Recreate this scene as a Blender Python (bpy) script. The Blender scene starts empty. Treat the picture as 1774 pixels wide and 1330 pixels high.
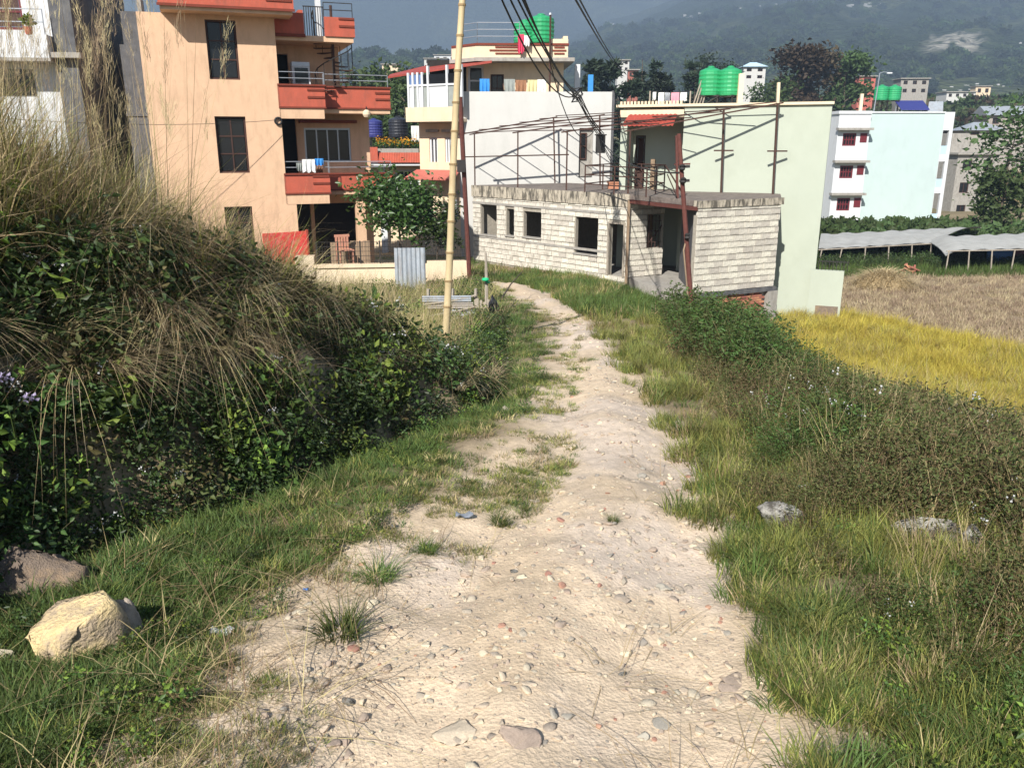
import bpy, math, random
import numpy as np
from mathutils import Vector, Matrix
R = math.radians
rng = np.random.default_rng(11)
random.seed(5)
S = bpy.context.scene
COL = S.collection

# ---------------------------------------------------------------- camera, sky, sun, exposure
FPX = 1435.0; CX, CY = 887.0, 665.0; PITCH = R(16.3); EYE = 1.6
cam_d = bpy.data.cameras.new('camera'); cam = bpy.data.objects.new('camera', cam_d); COL.objects.link(cam)
cam.location = (0, 0, EYE); cam.rotation_euler = (R(90) - PITCH, 0, 0)
cam_d.sensor_width = 36; cam_d.lens = 36 * FPX / 1774; cam_d.clip_start = 0.05; cam_d.clip_end = 20000
S.camera = cam
EL = R(38)
AZ = (-0.37, -0.929)                        # towards the sun: behind the camera, to the left
W = bpy.data.worlds.new('World'); S.world = W; W.use_nodes = True
nt = W.node_tree; nt.nodes.clear()
o_ = nt.nodes.new('ShaderNodeOutputWorld'); b_ = nt.nodes.new('ShaderNodeBackground'); s_ = nt.nodes.new('ShaderNodeTexSky')
s_.sky_type = 'NISHITA'; s_.sun_disc = False; s_.sun_elevation = EL; s_.sun_rotation = math.atan2(AZ[0], AZ[1])
s_.altitude = 1300; s_.air_density = 1.0; s_.dust_density = 1.5
b_.inputs['Strength'].default_value = 0.075
nt.links.new(s_.outputs[0], b_.inputs['Color']); nt.links.new(b_.outputs[0], o_.inputs['Surface'])
sl = bpy.data.lights.new('sun', 'SUN'); sl.energy = 4.6; sl.angle = R(0.5); sl.color = (1.0, 0.965, 0.90)
sun = bpy.data.objects.new('sun', sl); COL.objects.link(sun)
sd = Vector((-AZ[0] * math.cos(EL), -AZ[1] * math.cos(EL), -math.sin(EL)))
sun.rotation_euler = sd.to_track_quat('-Z', 'Y').to_euler(); sun.location = (-20, -25, 40)
S.view_settings.view_transform = 'Standard'; S.view_settings.look = 'None'
S.view_settings.exposure = 0.78; S.view_settings.gamma = 1.0; S.view_settings.use_curve_mapping = False
S.render.engine = 'CYCLES'
S.cycles.max_bounces = 6; S.cycles.transparent_max_bounces = 12; S.cycles.volume_bounces = 0

# ---------------------------------------------------------------- measuring helpers
cp_, sp_ = math.cos(PITCH), math.sin(PITCH)
def ray(px, py):
    u = (px - CX) / FPX; v = (CY - py) / FPX
    return (u, cp_ + v * sp_, -sp_ + v * cp_)
def at(px, py, d):                          # the point of the place seen at px,py that lies d metres ahead
    r = ray(px, py); t = d / r[1]
    return Vector((r[0] * t, d, EYE + r[2] * t))
class Fac:                                  # a vertical facade plane: origin, heading, measures along it (s) and height (z)
    def __init__(s, x, y, deg):
        s.o = (x, y); a = R(deg); s.e = (math.cos(a), math.sin(a)); s.n = (-math.sin(a), math.cos(a)); s.a = a
    def uv(s, px, py, off=0.0):
        r = ray(px, py); ox, oy = s.o
        t = ((ox * s.n[0] + oy * s.n[1]) + off) / (r[0] * s.n[0] + r[1] * s.n[1])
        X, Y, Z = r[0] * t, r[1] * t, EYE + r[2] * t
        return ((X - ox) * s.e[0] + (Y - oy) * s.e[1], Z)
    def su(s, px, py, off=0.0): return s.uv(px, py, off)[0]
    def zz(s, px, py, off=0.0): return s.uv(px, py, off)[1]
    def world(s, u, off, z): return Vector((s.o[0] + s.e[0] * u + s.n[0] * off, s.o[1] + s.e[1] * u + s.n[1] * off, z))

# ---------------------------------------------------------------- mesh helpers
class MB:
    def __init__(s): s.v = []; s.f = []
    def quad(s, a, b, c, d):
        n = len(s.v); s.v += [tuple(a), tuple(b), tuple(c), tuple(d)]; s.f.append((n, n + 1, n + 2, n + 3)); return s
    def box(s, x0, y0, z0, x1, y1, z1):
        if x1 < x0: x0, x1 = x1, x0
        if y1 < y0: y0, y1 = y1, y0
        if z1 < z0: z0, z1 = z1, z0
        n = len(s.v)
        s.v += [(x0, y0, z0), (x1, y0, z0), (x1, y1, z0), (x0, y1, z0), (x0, y0, z1), (x1, y0, z1), (x1, y1, z1), (x0, y1, z1)]
        s.f += [tuple(n + i for i in q) for q in ((0, 3, 2, 1), (4, 5, 6, 7), (0, 1, 5, 4), (1, 2, 6, 5), (2, 3, 7, 6), (3, 0, 4, 7))]
        return s
    def prism(s, poly, z0, z1):             # poly counter-clockwise
        n = len(s.v); k = len(poly)
        za = z0 if hasattr(z0, '__len__') else [z0] * k
        zb = z1 if hasattr(z1, '__len__') else [z1] * k
        s.v += [(p[0], p[1], za[i]) for i, p in enumerate(poly)] + [(p[0], p[1], zb[i]) for i, p in enumerate(poly)]
        s.f.append(tuple(n + i for i in reversed(range(k)))); s.f.append(tuple(n + k + i for i in range(k)))
        for i in range(k):
            j = (i + 1) % k; s.f.append((n + i, n + j, n + k + j, n + k + i))
        return s
    def tube(s, pts, r, n=6, cap=True):
        pts = [Vector(p) for p in pts]; base = len(s.v); m = len(pts)
        for i, p in enumerate(pts):
            t = (pts[min(i + 1, m - 1)] - pts[max(i - 1, 0)]).normalized()
            a = t.cross(Vector((0, 0, 1)));
            if a.length < 1e-3: a = Vector((1, 0, 0))
            a.normalize(); b = t.cross(a).normalized()
            rr = r[i] if hasattr(r, '__len__') else r
            for k in range(n):
                w = 2 * math.pi * (k + .5) / n
                s.v.append(tuple(p + (a * math.cos(w) + b * math.sin(w)) * rr))
        for i in range(m - 1):
            for k in range(n):
                k2 = (k + 1) % n
                s.f.append((base + i * n + k, base + i * n + k2, base + (i + 1) * n + k2, base + (i + 1) * n + k))
        if cap:
            s.f.append(tuple(base + k for k in reversed(range(n)))); s.f.append(tuple(base + (m - 1) * n + k for k in range(n)))
        return s
    def bar(s, p, q, w): return s.tube([p, q], w * .707, 4)
    def lathe(s, prof, n=16, c=(0, 0, 0)):  # prof: (r,z) from the bottom to the top
        base = len(s.v); m = len(prof)
        for r, z in prof:
            for k in range(n):
                w = 2 * math.pi * k / n; s.v.append((c[0] + r * math.cos(w), c[1] + r * math.sin(w), c[2] + z))
        for i in range(m - 1):
            for k in range(n):
                k2 = (k + 1) % n; s.f.append((base + i * n + k, base + i * n + k2, base + (i + 1) * n + k2, base + (i + 1) * n + k))
        s.f.append(tuple(base + k for k in reversed(range(n)))); s.f.append(tuple(base + (m - 1) * n + k for k in range(n)))
        return s
    def wall(s, s0, s1, z0, z1, y0, th, holes=()):   # a wall with real openings, front at y0, th deep
        xs = sorted(set([s0, s1] + [min(max(h[i], s0), s1) for h in holes for i in (0, 1)]))
        zs = sorted(set([z0, z1] + [min(max(h[i], z0), z1) for h in holes for i in (2, 3)]))
        def solid(i, j):
            if i < 0 or j < 0 or i >= len(xs) - 1 or j >= len(zs) - 1: return False
            cx, cz = (xs[i] + xs[i + 1]) / 2, (zs[j] + zs[j + 1]) / 2
            return not any(h[0] < cx < h[1] and h[2] < cz < h[3] for h in holes)
        y1 = y0 + th
        for i in range(len(xs) - 1):
            for j in range(len(zs) - 1):
                if not solid(i, j): continue
                a, b, c, d = xs[i], xs[i + 1], zs[j], zs[j + 1]
                s.quad((a, y0, c), (b, y0, c), (b, y0, d), (a, y0, d)); s.quad((b, y1, c), (a, y1, c), (a, y1, d), (b, y1, d))
                if not solid(i - 1, j): s.quad((a, y1, c), (a, y0, c), (a, y0, d), (a, y1, d))
                if not solid(i + 1, j): s.quad((b, y0, c), (b, y1, c), (b, y1, d), (b, y0, d))
                if not solid(i, j - 1): s.quad((a, y1, c), (b, y1, c), (b, y0, c), (a, y0, c))
                if not solid(i, j + 1): s.quad((a, y0, d), (b, y0, d), (b, y1, d), (a, y1, d))
        return s
    def mesh(s, name, m):
        me = bpy.data.meshes.new(name); me.from_pydata(s.v, [], s.f); me.materials.append(m); me.update(); return me
    def build(s, name, m, parent=None, loc=None, smooth=False):
        me = s.mesh(name, m)
        if smooth: me.polygons.foreach_set('use_smooth', [True] * len(me.polygons))
        return link(name, me, parent, loc)
def link(name, me, parent=None, loc=None):
    o = bpy.data.objects.new(name, me); COL.objects.link(o)
    if parent is not None: o.parent = parent
    if loc is not None: o.location = loc
    return o
def tag(o, label, cat, group=None, kind=None):
    if label: o['label'] = label
    if cat: o['category'] = cat
    if group: o['group'] = group
    if kind: o['kind'] = kind
    return o
def empty(name, loc, rz, label, cat, group=None):
    o = bpy.data.objects.new(name, None); COL.objects.link(o); o.location = loc; o.rotation_euler = (0, 0, rz)
    o.empty_display_size = .3
    return tag(o, label, cat, group)
def facroot(name, F, label, cat, group=None): return empty(name, (F.o[0], F.o[1], 0), F.a, label, cat, group)
def dup(root, loc, rz=None, sc=None, label=None, first=None):
    r = root.copy(); COL.objects.link(r); r.location = loc
    if rz is not None: r.rotation_euler = (0, 0, rz)
    if sc is not None: r.scale = (sc, sc, sc) if not hasattr(sc, '__len__') else sc
    if label: r['label'] = label
    for ch in list(root.children):
        c = ch.copy(); COL.objects.link(c); c.parent = r
        for g in ch.children:
            d = g.copy(); COL.objects.link(d); d.parent = c
    return r
def npmesh(name, v, tris, m, smooth=False):
    me = bpy.data.meshes.new(name)
    me.vertices.add(len(v)); me.vertices.foreach_set('co', np.asarray(v, np.float32).ravel())
    tris = np.asarray(tris, np.int32); k = tris.shape[1]
    me.loops.add(tris.size); me.loops.foreach_set('vertex_index', tris.ravel())
    me.polygons.add(len(tris)); me.polygons.foreach_set('loop_start', np.arange(0, tris.size, k, dtype=np.int32))
    me.update(calc_edges=True); me.validate()
    if smooth: me.polygons.foreach_set('use_smooth', [True] * len(me.polygons))
    for q in (m if isinstance(m, (list, tuple)) else [m]): me.materials.append(q)
    return me

# ---------------------------------------------------------------- noise
def _h(i, j, s): 
    n = (i.astype(np.int64) * 374761393 + j.astype(np.int64) * 668265263 + s * 982451653) & 0x7fffffff
    n = ((n ^ (n >> 13)) * 1274126177) & 0x7fffffff
    return ((n ^ (n >> 16)) & 0xffff) / 65535.0
def vnoise(x, y, s=0):
    x = np.asarray(x, float); y = np.asarray(y, float)
    i = np.floor(x); j = np.floor(y); fx = x - i; fy = y - j
    fx = fx * fx * (3 - 2 * fx); fy = fy * fy * (3 - 2 * fy)
    return (_h(i, j, s) * (1 - fx) + _h(i + 1, j, s) * fx) * (1 - fy) + (_h(i, j + 1, s) * (1 - fx) + _h(i + 1, j + 1, s) * fx) * fy
def fbm(x, y, s=0, o=4):
    a = 0; w = .5; t = 0
    for k in range(o):
        a = a + w * vnoise(x * 2 ** k, y * 2 ** k, s + k); t += w; w *= .5
    return a / t
def sst(a, b, x):
    t = np.clip((x - a) / (b - a), 0, 1); return t * t * (3 - 2 * t)

# ---------------------------------------------------------------- materials
M = {}
def mat(name, c, rough=.85, var=.12, scale=6.0, bump=.15, bscale=None, stain=None, stain_amt=0.0, streak=0.0, metal=0.0, spec=.3, rnd=0.0, trans=0.0, vscale=(1, 1, 1)):
    m = bpy.data.materials.new(name); m.use_nodes = True; n = m.node_tree.nodes; L = m.node_tree.links
    bs = n['Principled BSDF']; bs.inputs['Roughness'].default_value = rough; bs.inputs['Metallic'].default_value = metal
    bs.inputs['Specular IOR Level'].default_value = spec
    tc = n.new('ShaderNodeTexCoord'); mp = n.new('ShaderNodeMapping'); mp.inputs['Scale'].default_value = vscale
    L.new(tc.outputs['Object'], mp.inputs['Vector'])
    nz = n.new('ShaderNodeTexNoise'); nz.inputs['Scale'].default_value = scale; nz.inputs['Detail'].default_value = 6; nz.inputs['Roughness'].default_value = .65
    L.new(mp.outputs[0], nz.inputs['Vector'])
    hs = n.new('ShaderNodeHueSaturation'); hs.inputs['Color'].default_value = (*c, 1)
    mr = n.new('ShaderNodeMapRange'); mr.inputs['From Min'].default_value = .25; mr.inputs['From Max'].default_value = .75
    mr.inputs['To Min'].default_value = 1 - var; mr.inputs['To Max'].default_value = 1 + var
    L.new(nz.outputs['Fac'], mr.inputs['Value'])
    val = mr.outputs[0]
    if rnd:
        oi = n.new('ShaderNodeObjectInfo'); m2 = n.new('ShaderNodeMapRange'); m2.inputs['To Min'].default_value = 1 - rnd; m2.inputs['To Max'].default_value = 1 + rnd
        L.new(oi.outputs['Random'], m2.inputs['Value']); mu = n.new('ShaderNodeMath'); mu.operation = 'MULTIPLY'
        L.new(val, mu.inputs[0]); L.new(m2.outputs[0], mu.inputs[1]); val = mu.outputs[0]
        mh = n.new('ShaderNodeMapRange'); mh.inputs['To Min'].default_value = .5 - rnd * .06; mh.inputs['To Max'].default_value = .5 + rnd * .06
        L.new(oi.outputs['Random'], mh.inputs['Value']); L.new(mh.outputs[0], hs.inputs['Hue'])
    L.new(val, hs.inputs['Value']); col = hs.outputs[0]
    if stain:
        mp2 = n.new('ShaderNodeMapping'); mp2.inputs['Scale'].default_value = (1, 1, 1 - .88 * streak); L.new(tc.outputs['Object'], mp2.inputs['Vector'])
        n2 = n.new('ShaderNodeTexNoise'); n2.inputs['Scale'].default_value = scale * .4 if not streak else scale; n2.inputs['Detail'].default_value = 8; n2.inputs['Roughness'].default_value = .7
        L.new(mp2.outputs[0], n2.inputs['Vector'])
        r2 = n.new('ShaderNodeMapRange'); r2.inputs['From Min'].default_value = .48 if stain_amt < 1 else .44; r2.inputs['From Max'].default_value = .72 if stain_amt < 1 else .58; r2.inputs['To Max'].default_value = stain_amt
        L.new(n2.outputs['Fac'], r2.inputs['Value'])
        mx = n.new('ShaderNodeMix'); mx.data_type = 'RGBA'; L.new(r2.outputs[0], mx.inputs['Factor']); L.new(col, mx.inputs[6]); mx.inputs[7].default_value = (*stain, 1)
        col = mx.outputs[2]
    L.new(col, bs.inputs['Base Color'])
    if bump:
        bm = n.new('ShaderNodeBump'); bm.inputs['Strength'].default_value = bump; bm.inputs['Distance'].default_value = .02
        nb = n.new('ShaderNodeTexNoise'); nb.inputs['Scale'].default_value = bscale or scale * 4; nb.inputs['Detail'].default_value = 5
        L.new(tc.outputs['Object'], nb.inputs['Vector']); L.new(nb.outputs['Fac'], bm.inputs['Height']); L.new(bm.outputs[0], bs.inputs['Normal'])
    if trans:
        tr = n.new('ShaderNodeBsdfTranslucent'); ms = n.new('ShaderNodeMixShader'); ms.inputs[0].default_value = trans
        L.new(col, tr.inputs['Color']); L.new(bs.outputs[0], ms.inputs[1]); L.new(tr.outputs[0], ms.inputs[2])
        L.new(ms.outputs[0], n['Material Output'].inputs['Surface'])
    M[name] = m; return m
def leafmat(name, c, rnd=.35, trans=.25, rough=.6, spec=.25): return mat(name, c, rough=rough, var=.18, scale=3, bump=0, rnd=rnd, trans=trans, spec=spec)
mat('peach', (.60, .395, .255), stain=(.44, .29, .185), stain_amt=.85, streak=.8, scale=3.2, var=.06, bscale=60, bump=.1)
mat('cream', (.66, .52, .36), stain=(.34, .27, .2), stain_amt=.35, streak=.8, scale=2.5, var=.06, bscale=60, bump=.1)
mat('paleplaster', (.66, .54, .38), stain=(.4, .32, .24), stain_amt=.3, streak=.7, scale=2, var=.06)
mat('white_wall', (.50, .49, .462), stain=(.40, .40, .37), stain_amt=.45, streak=.85, scale=1.6, var=.04, bump=.06)
mat('green_wall', (.385, .415, .34), stain=(.31, .335, .265), stain_amt=.4, streak=.4, scale=.9, var=.05, bump=.06)
mat('blue_wall', (.42, .51, .495), stain=(.35, .41, .41), stain_amt=.4, streak=.7, scale=.9, var=.04, bump=.05)
mat('blue_deep', (.40, .56, .66), var=.06, scale=2, bump=.05)
mat('white_paint', (.56, .57, .58), var=.06, scale=3, bump=.05, stain=(.45, .45, .42), stain_amt=.3, streak=.7)
mat('terracotta', (.40, .088, .052), var=.12, scale=4, stain=(.22, .07, .045), stain_amt=.75, streak=.8, rough=.7)
mat('terracotta_dark', (.16, .035, .02), var=.1, scale=4)
mat('red_sheet', (.62, .05, .045), var=.3, scale=14, stain=(.6, .25, .2), stain_amt=.7, rough=.7)
mat('red_tin', (.30, .05, .035), var=.2, scale=5, rough=.6, stain=(.15, .05, .03), stain_amt=.5, streak=.4)
mat('pink_tin', (.42, .12, .09), var=.2, scale=5, rough=.6)
mat('tin', (.36, .39, .42), var=.15, scale=5, rough=.45, metal=.35, stain=(.22, .15, .1), stain_amt=.5, streak=.7)
mat('old_tin', (.30, .27, .24), var=.25, scale=5, rough=.7, stain=(.16, .1, .06), stain_amt=.7, streak=.3)
mat('rust', (.060, .030, .022), var=.35, scale=14, rough=.85, stain=(.07, .04, .03), stain_amt=.6)
mat('rust_red', (.10, .034, .026), var=.3, scale=14, rough=.8)
mat('block', (.61, .565, .48), var=.24, scale=7, bump=.7, bscale=50, rnd=.22, stain=(.22, .195, .155), stain_amt=.75)
mat('mortar', (.30, .27, .22), var=.25, scale=12, bump=.4)
mat('old_concrete', (.42, .37, .29), var=.2, scale=9, bump=.4, stain=(.10, .088, .07), stain_amt=1.0, streak=.9)
mat('roof_concrete', (.17, .14, .12), var=.45, scale=7, bump=.6, stain=(.06, .05, .045), stain_amt=.7)
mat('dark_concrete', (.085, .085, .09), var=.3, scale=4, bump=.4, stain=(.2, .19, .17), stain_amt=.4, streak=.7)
mat('grey_concrete', (.30, .28, .25), var=.18, scale=4, bump=.3, stain=(.14, .12, .1), stain_amt=.6, streak=.6)
mat('brick', (.38, .16, .10), var=.25, scale=8, rnd=.3, bump=.3)
mat('glass', (.012, .013, .015), rough=.12, var=0, bump=0, spec=.3)
mat('room_shade', (.02, .018, .016), var=.2, bump=0)  # near-black colour standing in for the shade of unlit interiors
mat('dark_wood', (.055, .025, .018), var=.25, scale=10, rough=.6)
mat('maroon', (.12, .015, .02), var=.2, scale=8, rough=.55)
mat('steel', (.38, .40, .43), rough=.4, metal=.6, var=.1, bump=0)
mat('steel_blue', (.10, .16, .30), rough=.5, var=.1, bump=0)
mat('black_iron', (.025, .022, .02), rough=.6, var=.2, bump=0)
mat('black_cable', (.012, .012, .013), rough=.6, var=0, bump=0)
mat('black_plastic', (.022, .024, .03), rough=.4, var=.3, scale=6, bump=.6, bscale=12)
mat('tank_green', (.02, .27, .10), rough=.4, var=.1, scale=3, bump=0, spec=.5)
mat('tank_black', (.02, .022, .03), rough=.4, var=.1, bump=0, spec=.5)
mat('tank_blue', (.03, .035, .16), rough=.4, var=.1, bump=0, spec=.5)
mat('cloth_white', (.72, .72, .70), var=.06, bump=.1, trans=.15); mat('cloth_pink', (.62, .30, .36), var=.08, bump=.1, trans=.15)
mat('cloth_red', (.60, .06, .12), var=.1, bump=.1, trans=.15); mat('cloth_blue', (.10, .22, .50), var=.1, bump=.1, trans=.15)
mat('cloth_grey', (.28, .30, .28), var=.12, bump=.1, trans=.1); mat('cloth_brown', (.26, .13, .07), var=.3, scale=12, bump=.1)
mat('cloth_yellow', (.62, .55, .30), var=.1, bump=.1, trans=.15); mat('cloth_dark', (.05, .05, .06), var=.2, bump=.1)
mat('bright_blue', (.04, .22, .55), rough=.4, var=.08, bump=0); mat('green_cloth', (.02, .42, .18), var=.12, bump=.1)
mat('salmon', (.46, .22, .15), var=.1)
mat('netting', (.38, .375, .35), var=.2, scale=1.5, bump=.2, trans=.1, stain=(.25, .24, .21), stain_amt=.5, streak=.2, rough=.9)
mat('bamboo', (.48, .38, .22), var=.16, scale=8, rough=.5, stain=(.30, .20, .10), stain_amt=.5, bump=.1, vscale=(1, 1, .25))
mat('bamboo_node', (.26, .18, .09), var=.2, scale=8)
mat('timber', (.24, .17, .11), var=.25, scale=8, bump=.3, vscale=(1, 1, .2)); mat('grey_timber', (.30, .26, .21), var=.25, scale=6, bump=.3)
mat('bark', (.09, .07, .05), var=.3, scale=10, bump=.6)
mat('stone', (.50, .425, .33), var=.25, scale=7, bump=.6, bscale=40, rnd=.22, stain=(.22, .19, .16), stain_amt=.5)
mat('stone_yellow', (.60, .46, .24), var=.25, scale=4.5, bump=.8, bscale=16, stain=(.36, .28, .19), stain_amt=1.0)
mat('stone_dark', (.17, .13, .10), var=.3, scale=9, bump=.8, bscale=36, stain=(.32, .22, .13), stain_amt=.8)
mat('stone_pale', (.40, .38, .34), var=.25, scale=5, bump=.9, bscale=24, stain=(.10, .09, .075), stain_amt=1.0)
mat('stone_red', (.44, .24, .17), var=.2, scale=9, bump=.5, rnd=.15)
mat('stone_slate', (.36, .325, .27), var=.2, scale=9, bump=.5, rnd=.2)
mat('rubble', (.52, .425, .32), var=.25, scale=9, bump=.5, rnd=.3)
leafmat('grass_green', (.082, .122, .028)); leafmat('grass_yellow', (.24, .24, .06)); leafmat('grass_dark', (.05, .085, .022)); leafmat('grass_olive', (.135, .142, .045))
leafmat('leaf_dark', (.036, .058, .018), rough=.5, spec=.35); leafmat('leaf_mid', (.062, .105, .026), rough=.5); leafmat('leaf_lime', (.17, .24, .04)); leafmat('leaf_brown', (.11, .088, .038))
leafmat('leaf_olive', (.085, .10, .032))
leafmat('straw', (.36, .275, .145), trans=.15); leafmat('straw_grey', (.34, .27, .175), trans=.1); leafmat('straw_pale', (.46, .36, .21), trans=.2); leafmat('straw_brown', (.25, .17, .095), trans=.1)
leafmat('rice', (.46, .37, .065), rnd=.25, trans=.3); leafmat('stubble', (.30, .225, .145), trans=.1)
leafmat('petal_white', (.55, .55, .54), rnd=.1); leafmat('petal_mauve', (.36, .31, .44), rnd=.1); leafmat('petal_orange', (.62, .27, .02), rnd=.2)
leafmat('pine', (.022, .036, .018), rnd=.3, trans=.1); leafmat('tree_leaf', (.055, .085, .026), rnd=.35); leafmat('tree_dry', (.075, .055, .03), rnd=.3); leafmat('orange_leaf', (.045, .085, .018), rnd=.3, rough=.4, spec=.5)
# ---------------------------------------------------------------- ground shape
_rl = np.array([(-2, -.5), (1.0, -1.05), (2.08, -.95), (2.9, -.8), (3.5, -.58), (4.3, -.1), (5.5, .2), (7.5, .38), (9.1, .6), (11.5, .78), (15.6, .95), (19.8, .25), (24, -.3), (27, -.9), (31, -3), (36, -7)])
_rr = np.array([(-2, 1.0), (1.0, 1.05), (2.08, 1.06), (2.9, 1.05), (3.5, 1.13), (4.3, 1.22), (5.5, 1.32), (7.5, 1.38), (9.1, 1.46), (11.5, 1.45), (15.6, 1.55), (19.8, 1.25), (25.3, .75), (29, -1.2), (33, -4), (36, -5)])
_di = np.array([(-2, -2.4), (1, -2.4), (3.2, -2.3), (4.0, -2.05), (4.7, -1.55), (5.5, -1.17), (6.4, -.8), (7.5, -.25), (9.5, -.14), (14.6, -.14), (19, -.3), (24, -.75), (30, -3.2)])
_gl = np.array([(-2, -1.15), (2.08, -1.2), (2.9, -1.2), (3.5, -.95), (4.1, -.75), (4.8, -.38), (6.2, -.08), (7.5, .2), (9.1, .42), (11.5, .6), (15.6, .8), (19.8, .1), (24, -.5), (27, -1.1), (31, -3)])
def grassL(y): return np.interp(y, _gl[:, 0], _gl[:, 1])
def roadL(y): return np.interp(y, _rl[:, 0], _rl[:, 1])
def roadR(y): return np.interp(y, _rr[:, 0], _rr[:, 1])
def ditch(y): return np.interp(y, _di[:, 0], _di[:, 1])
def bankH(y): return np.interp(y, [-2, 3.5, 5, 6, 7, 8, 9, 10.5], [1.5, 1.5, 1.45, 1.22, .86, .5, .22, 0])
def gz(x, y):
    x = np.asarray(x, float); y = np.asarray(y, float)
    z = np.where(y < 31, -.105 * y, np.maximum(-3.255 - .035 * (y - 31), -6.4))
    z = z + np.where(y > 95, np.minimum((y - 95) * .12, 14) + np.maximum(0, y - 200) * .045, 0)
    # the right side falls away to the terraced fields
    side = sst(2.8, 5.0, x) * (1 - sst(17, 24, y)) + sst(5.4, 7.6, x) * sst(17, 24, y)
    low = z - .28 * np.maximum(0, x - 2.6) - .30 * np.maximum(0, y - 11) * side
    low = np.maximum(low, -4.6)
    zr = np.where(y < 36, low, np.minimum(z, -4.6 - .02 * (y - 36)))
    zr = np.where(y > 95, z, zr)
    z = np.where(x > 2.6, np.minimum(z, zr) if True else z, z)
    # the bank on the left and the shallow ditch at its foot
    d = ditch(y) - x
    H = bankH(y)
    z = z + H * sst(0.0, 1.2, d) + .22 * H * np.clip(d - 1.2, 0, 4)
    z = z - .14 * np.exp(-(d / .18) ** 2) * (y < 14) - .30 * sst(.1, .9, d) * sst(7.5, 10.5, y) * (1 - sst(24, 30, y))
    near = 1 - sst(30, 60, y)
    onroad = sst(-.25, .25, x - roadL(y)) * (1 - sst(-.25, .25, x - roadR(y)))
    z = z + near * ((fbm(x * .9, y * .9, 3) - .5) * .16 + (fbm(x * 5, y * 5, 9, 3) - .5) * .03 + (fbm(x * 9, y * 9, 19, 4) - .5) * .02 * onroad)
    mid = (roadL(y) + roadR(y)) / 2
    z = z + onroad * .04 * np.cos((x - mid) * 6.0) * near
    return z
def gz1(x, y): return float(gz(np.array([x]), np.array([y]))[0])
def grow(a, step, lim, k):
    out = []; v = a
    while v < lim: step *= k; v += step; out.append(v)
    return out
_xp = grow(3.6, .05, 5400, 1.085)
xs = np.array([-v for v in reversed(_xp)] + list(np.arange(-3.6, 3.601, .045)) + _xp)
ys = np.array([-30, -20, -12, -7, -4, -2.5, -1.5, -.8, -.2, .3, .7, 1.0] + list(np.arange(1.2, 9.0, .045)) + grow(9.0, .05, 5400, 1.04))
X, Y = np.meshgrid(xs, ys)
Z = gz(X, Y)
nx, ny = len(xs), len(ys)
idx = np.arange(nx * ny).reshape(ny, nx)
quads = np.stack([idx[:-1, :-1], idx[:-1, 1:], idx[1:, 1:], idx[1:, :-1]], -1).reshape(-1, 4)
def groundmat():
    m = bpy.data.materials.new('earth'); m.use_nodes = True; n = m.node_tree.nodes; L = m.node_tree.links
    bs = n['Principled BSDF']; bs.inputs['Roughness'].default_value = .95; bs.inputs['Specular IOR Level'].default_value = .15
    at_ = n.new('ShaderNodeAttribute'); at_.attribute_name = 'soil'
    tc = n.new('ShaderNodeTexCoord')
    n1 = n.new('ShaderNodeTexNoise'); n1.inputs['Scale'].default_value = 11; n1.inputs['Detail'].default_value = 9; n1.inputs['Roughness'].default_value = .75
    n2 = n.new('ShaderNodeTexNoise'); n2.inputs['Scale'].default_value = 160; n2.inputs['Detail'].default_value = 4
    vo = n.new('ShaderNodeTexVoronoi'); vo.inputs['Scale'].default_value = 60
    for q in (n1, n2, vo): L.new(tc.outputs['Object'], q.inputs['Vector'])
    mr = n.new('ShaderNodeMapRange'); mr.inputs['From Min'].default_value = .3; mr.inputs['From Max'].default_value = .7; mr.inputs['To Min'].default_value = .72; mr.inputs['To Max'].default_value = 1.2
    L.new(n1.outputs['Fac'], mr.inputs['Value'])
    hs = n.new('ShaderNodeHueSaturation'); L.new(at_.outputs['Color'], hs.inputs['Color']); L.new(mr.outputs[0], hs.inputs['Value'])
    L.new(hs.outputs[0], bs.inputs['Base Color'])
    ad = n.new('ShaderNodeMath'); ad.operation = 'ADD'; L.new(n2.outputs['Fac'], ad.inputs[0]); L.new(vo.outputs['Distance'], ad.inputs[1])
    ad2 = n.new('ShaderNodeMath'); ad2.operation = 'MULTIPLY_ADD'; L.new(n1.outputs['Fac'], ad2.inputs[0]); ad2.inputs[1].default_value = .35; L.new(ad.outputs[0], ad2.inputs[2])
    bm = n.new('ShaderNodeBump'); bm.inputs['Strength'].default_value = .32; bm.inputs['Distance'].default_value = .02
    L.new(ad2.outputs[0], bm.inputs['Height']); L.new(bm.outputs[0], bs.inputs['Normal'])
    return m
def mixc(a, b, t): return a * (1 - t[..., None]) + np.array(b) * t[..., None]
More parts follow.
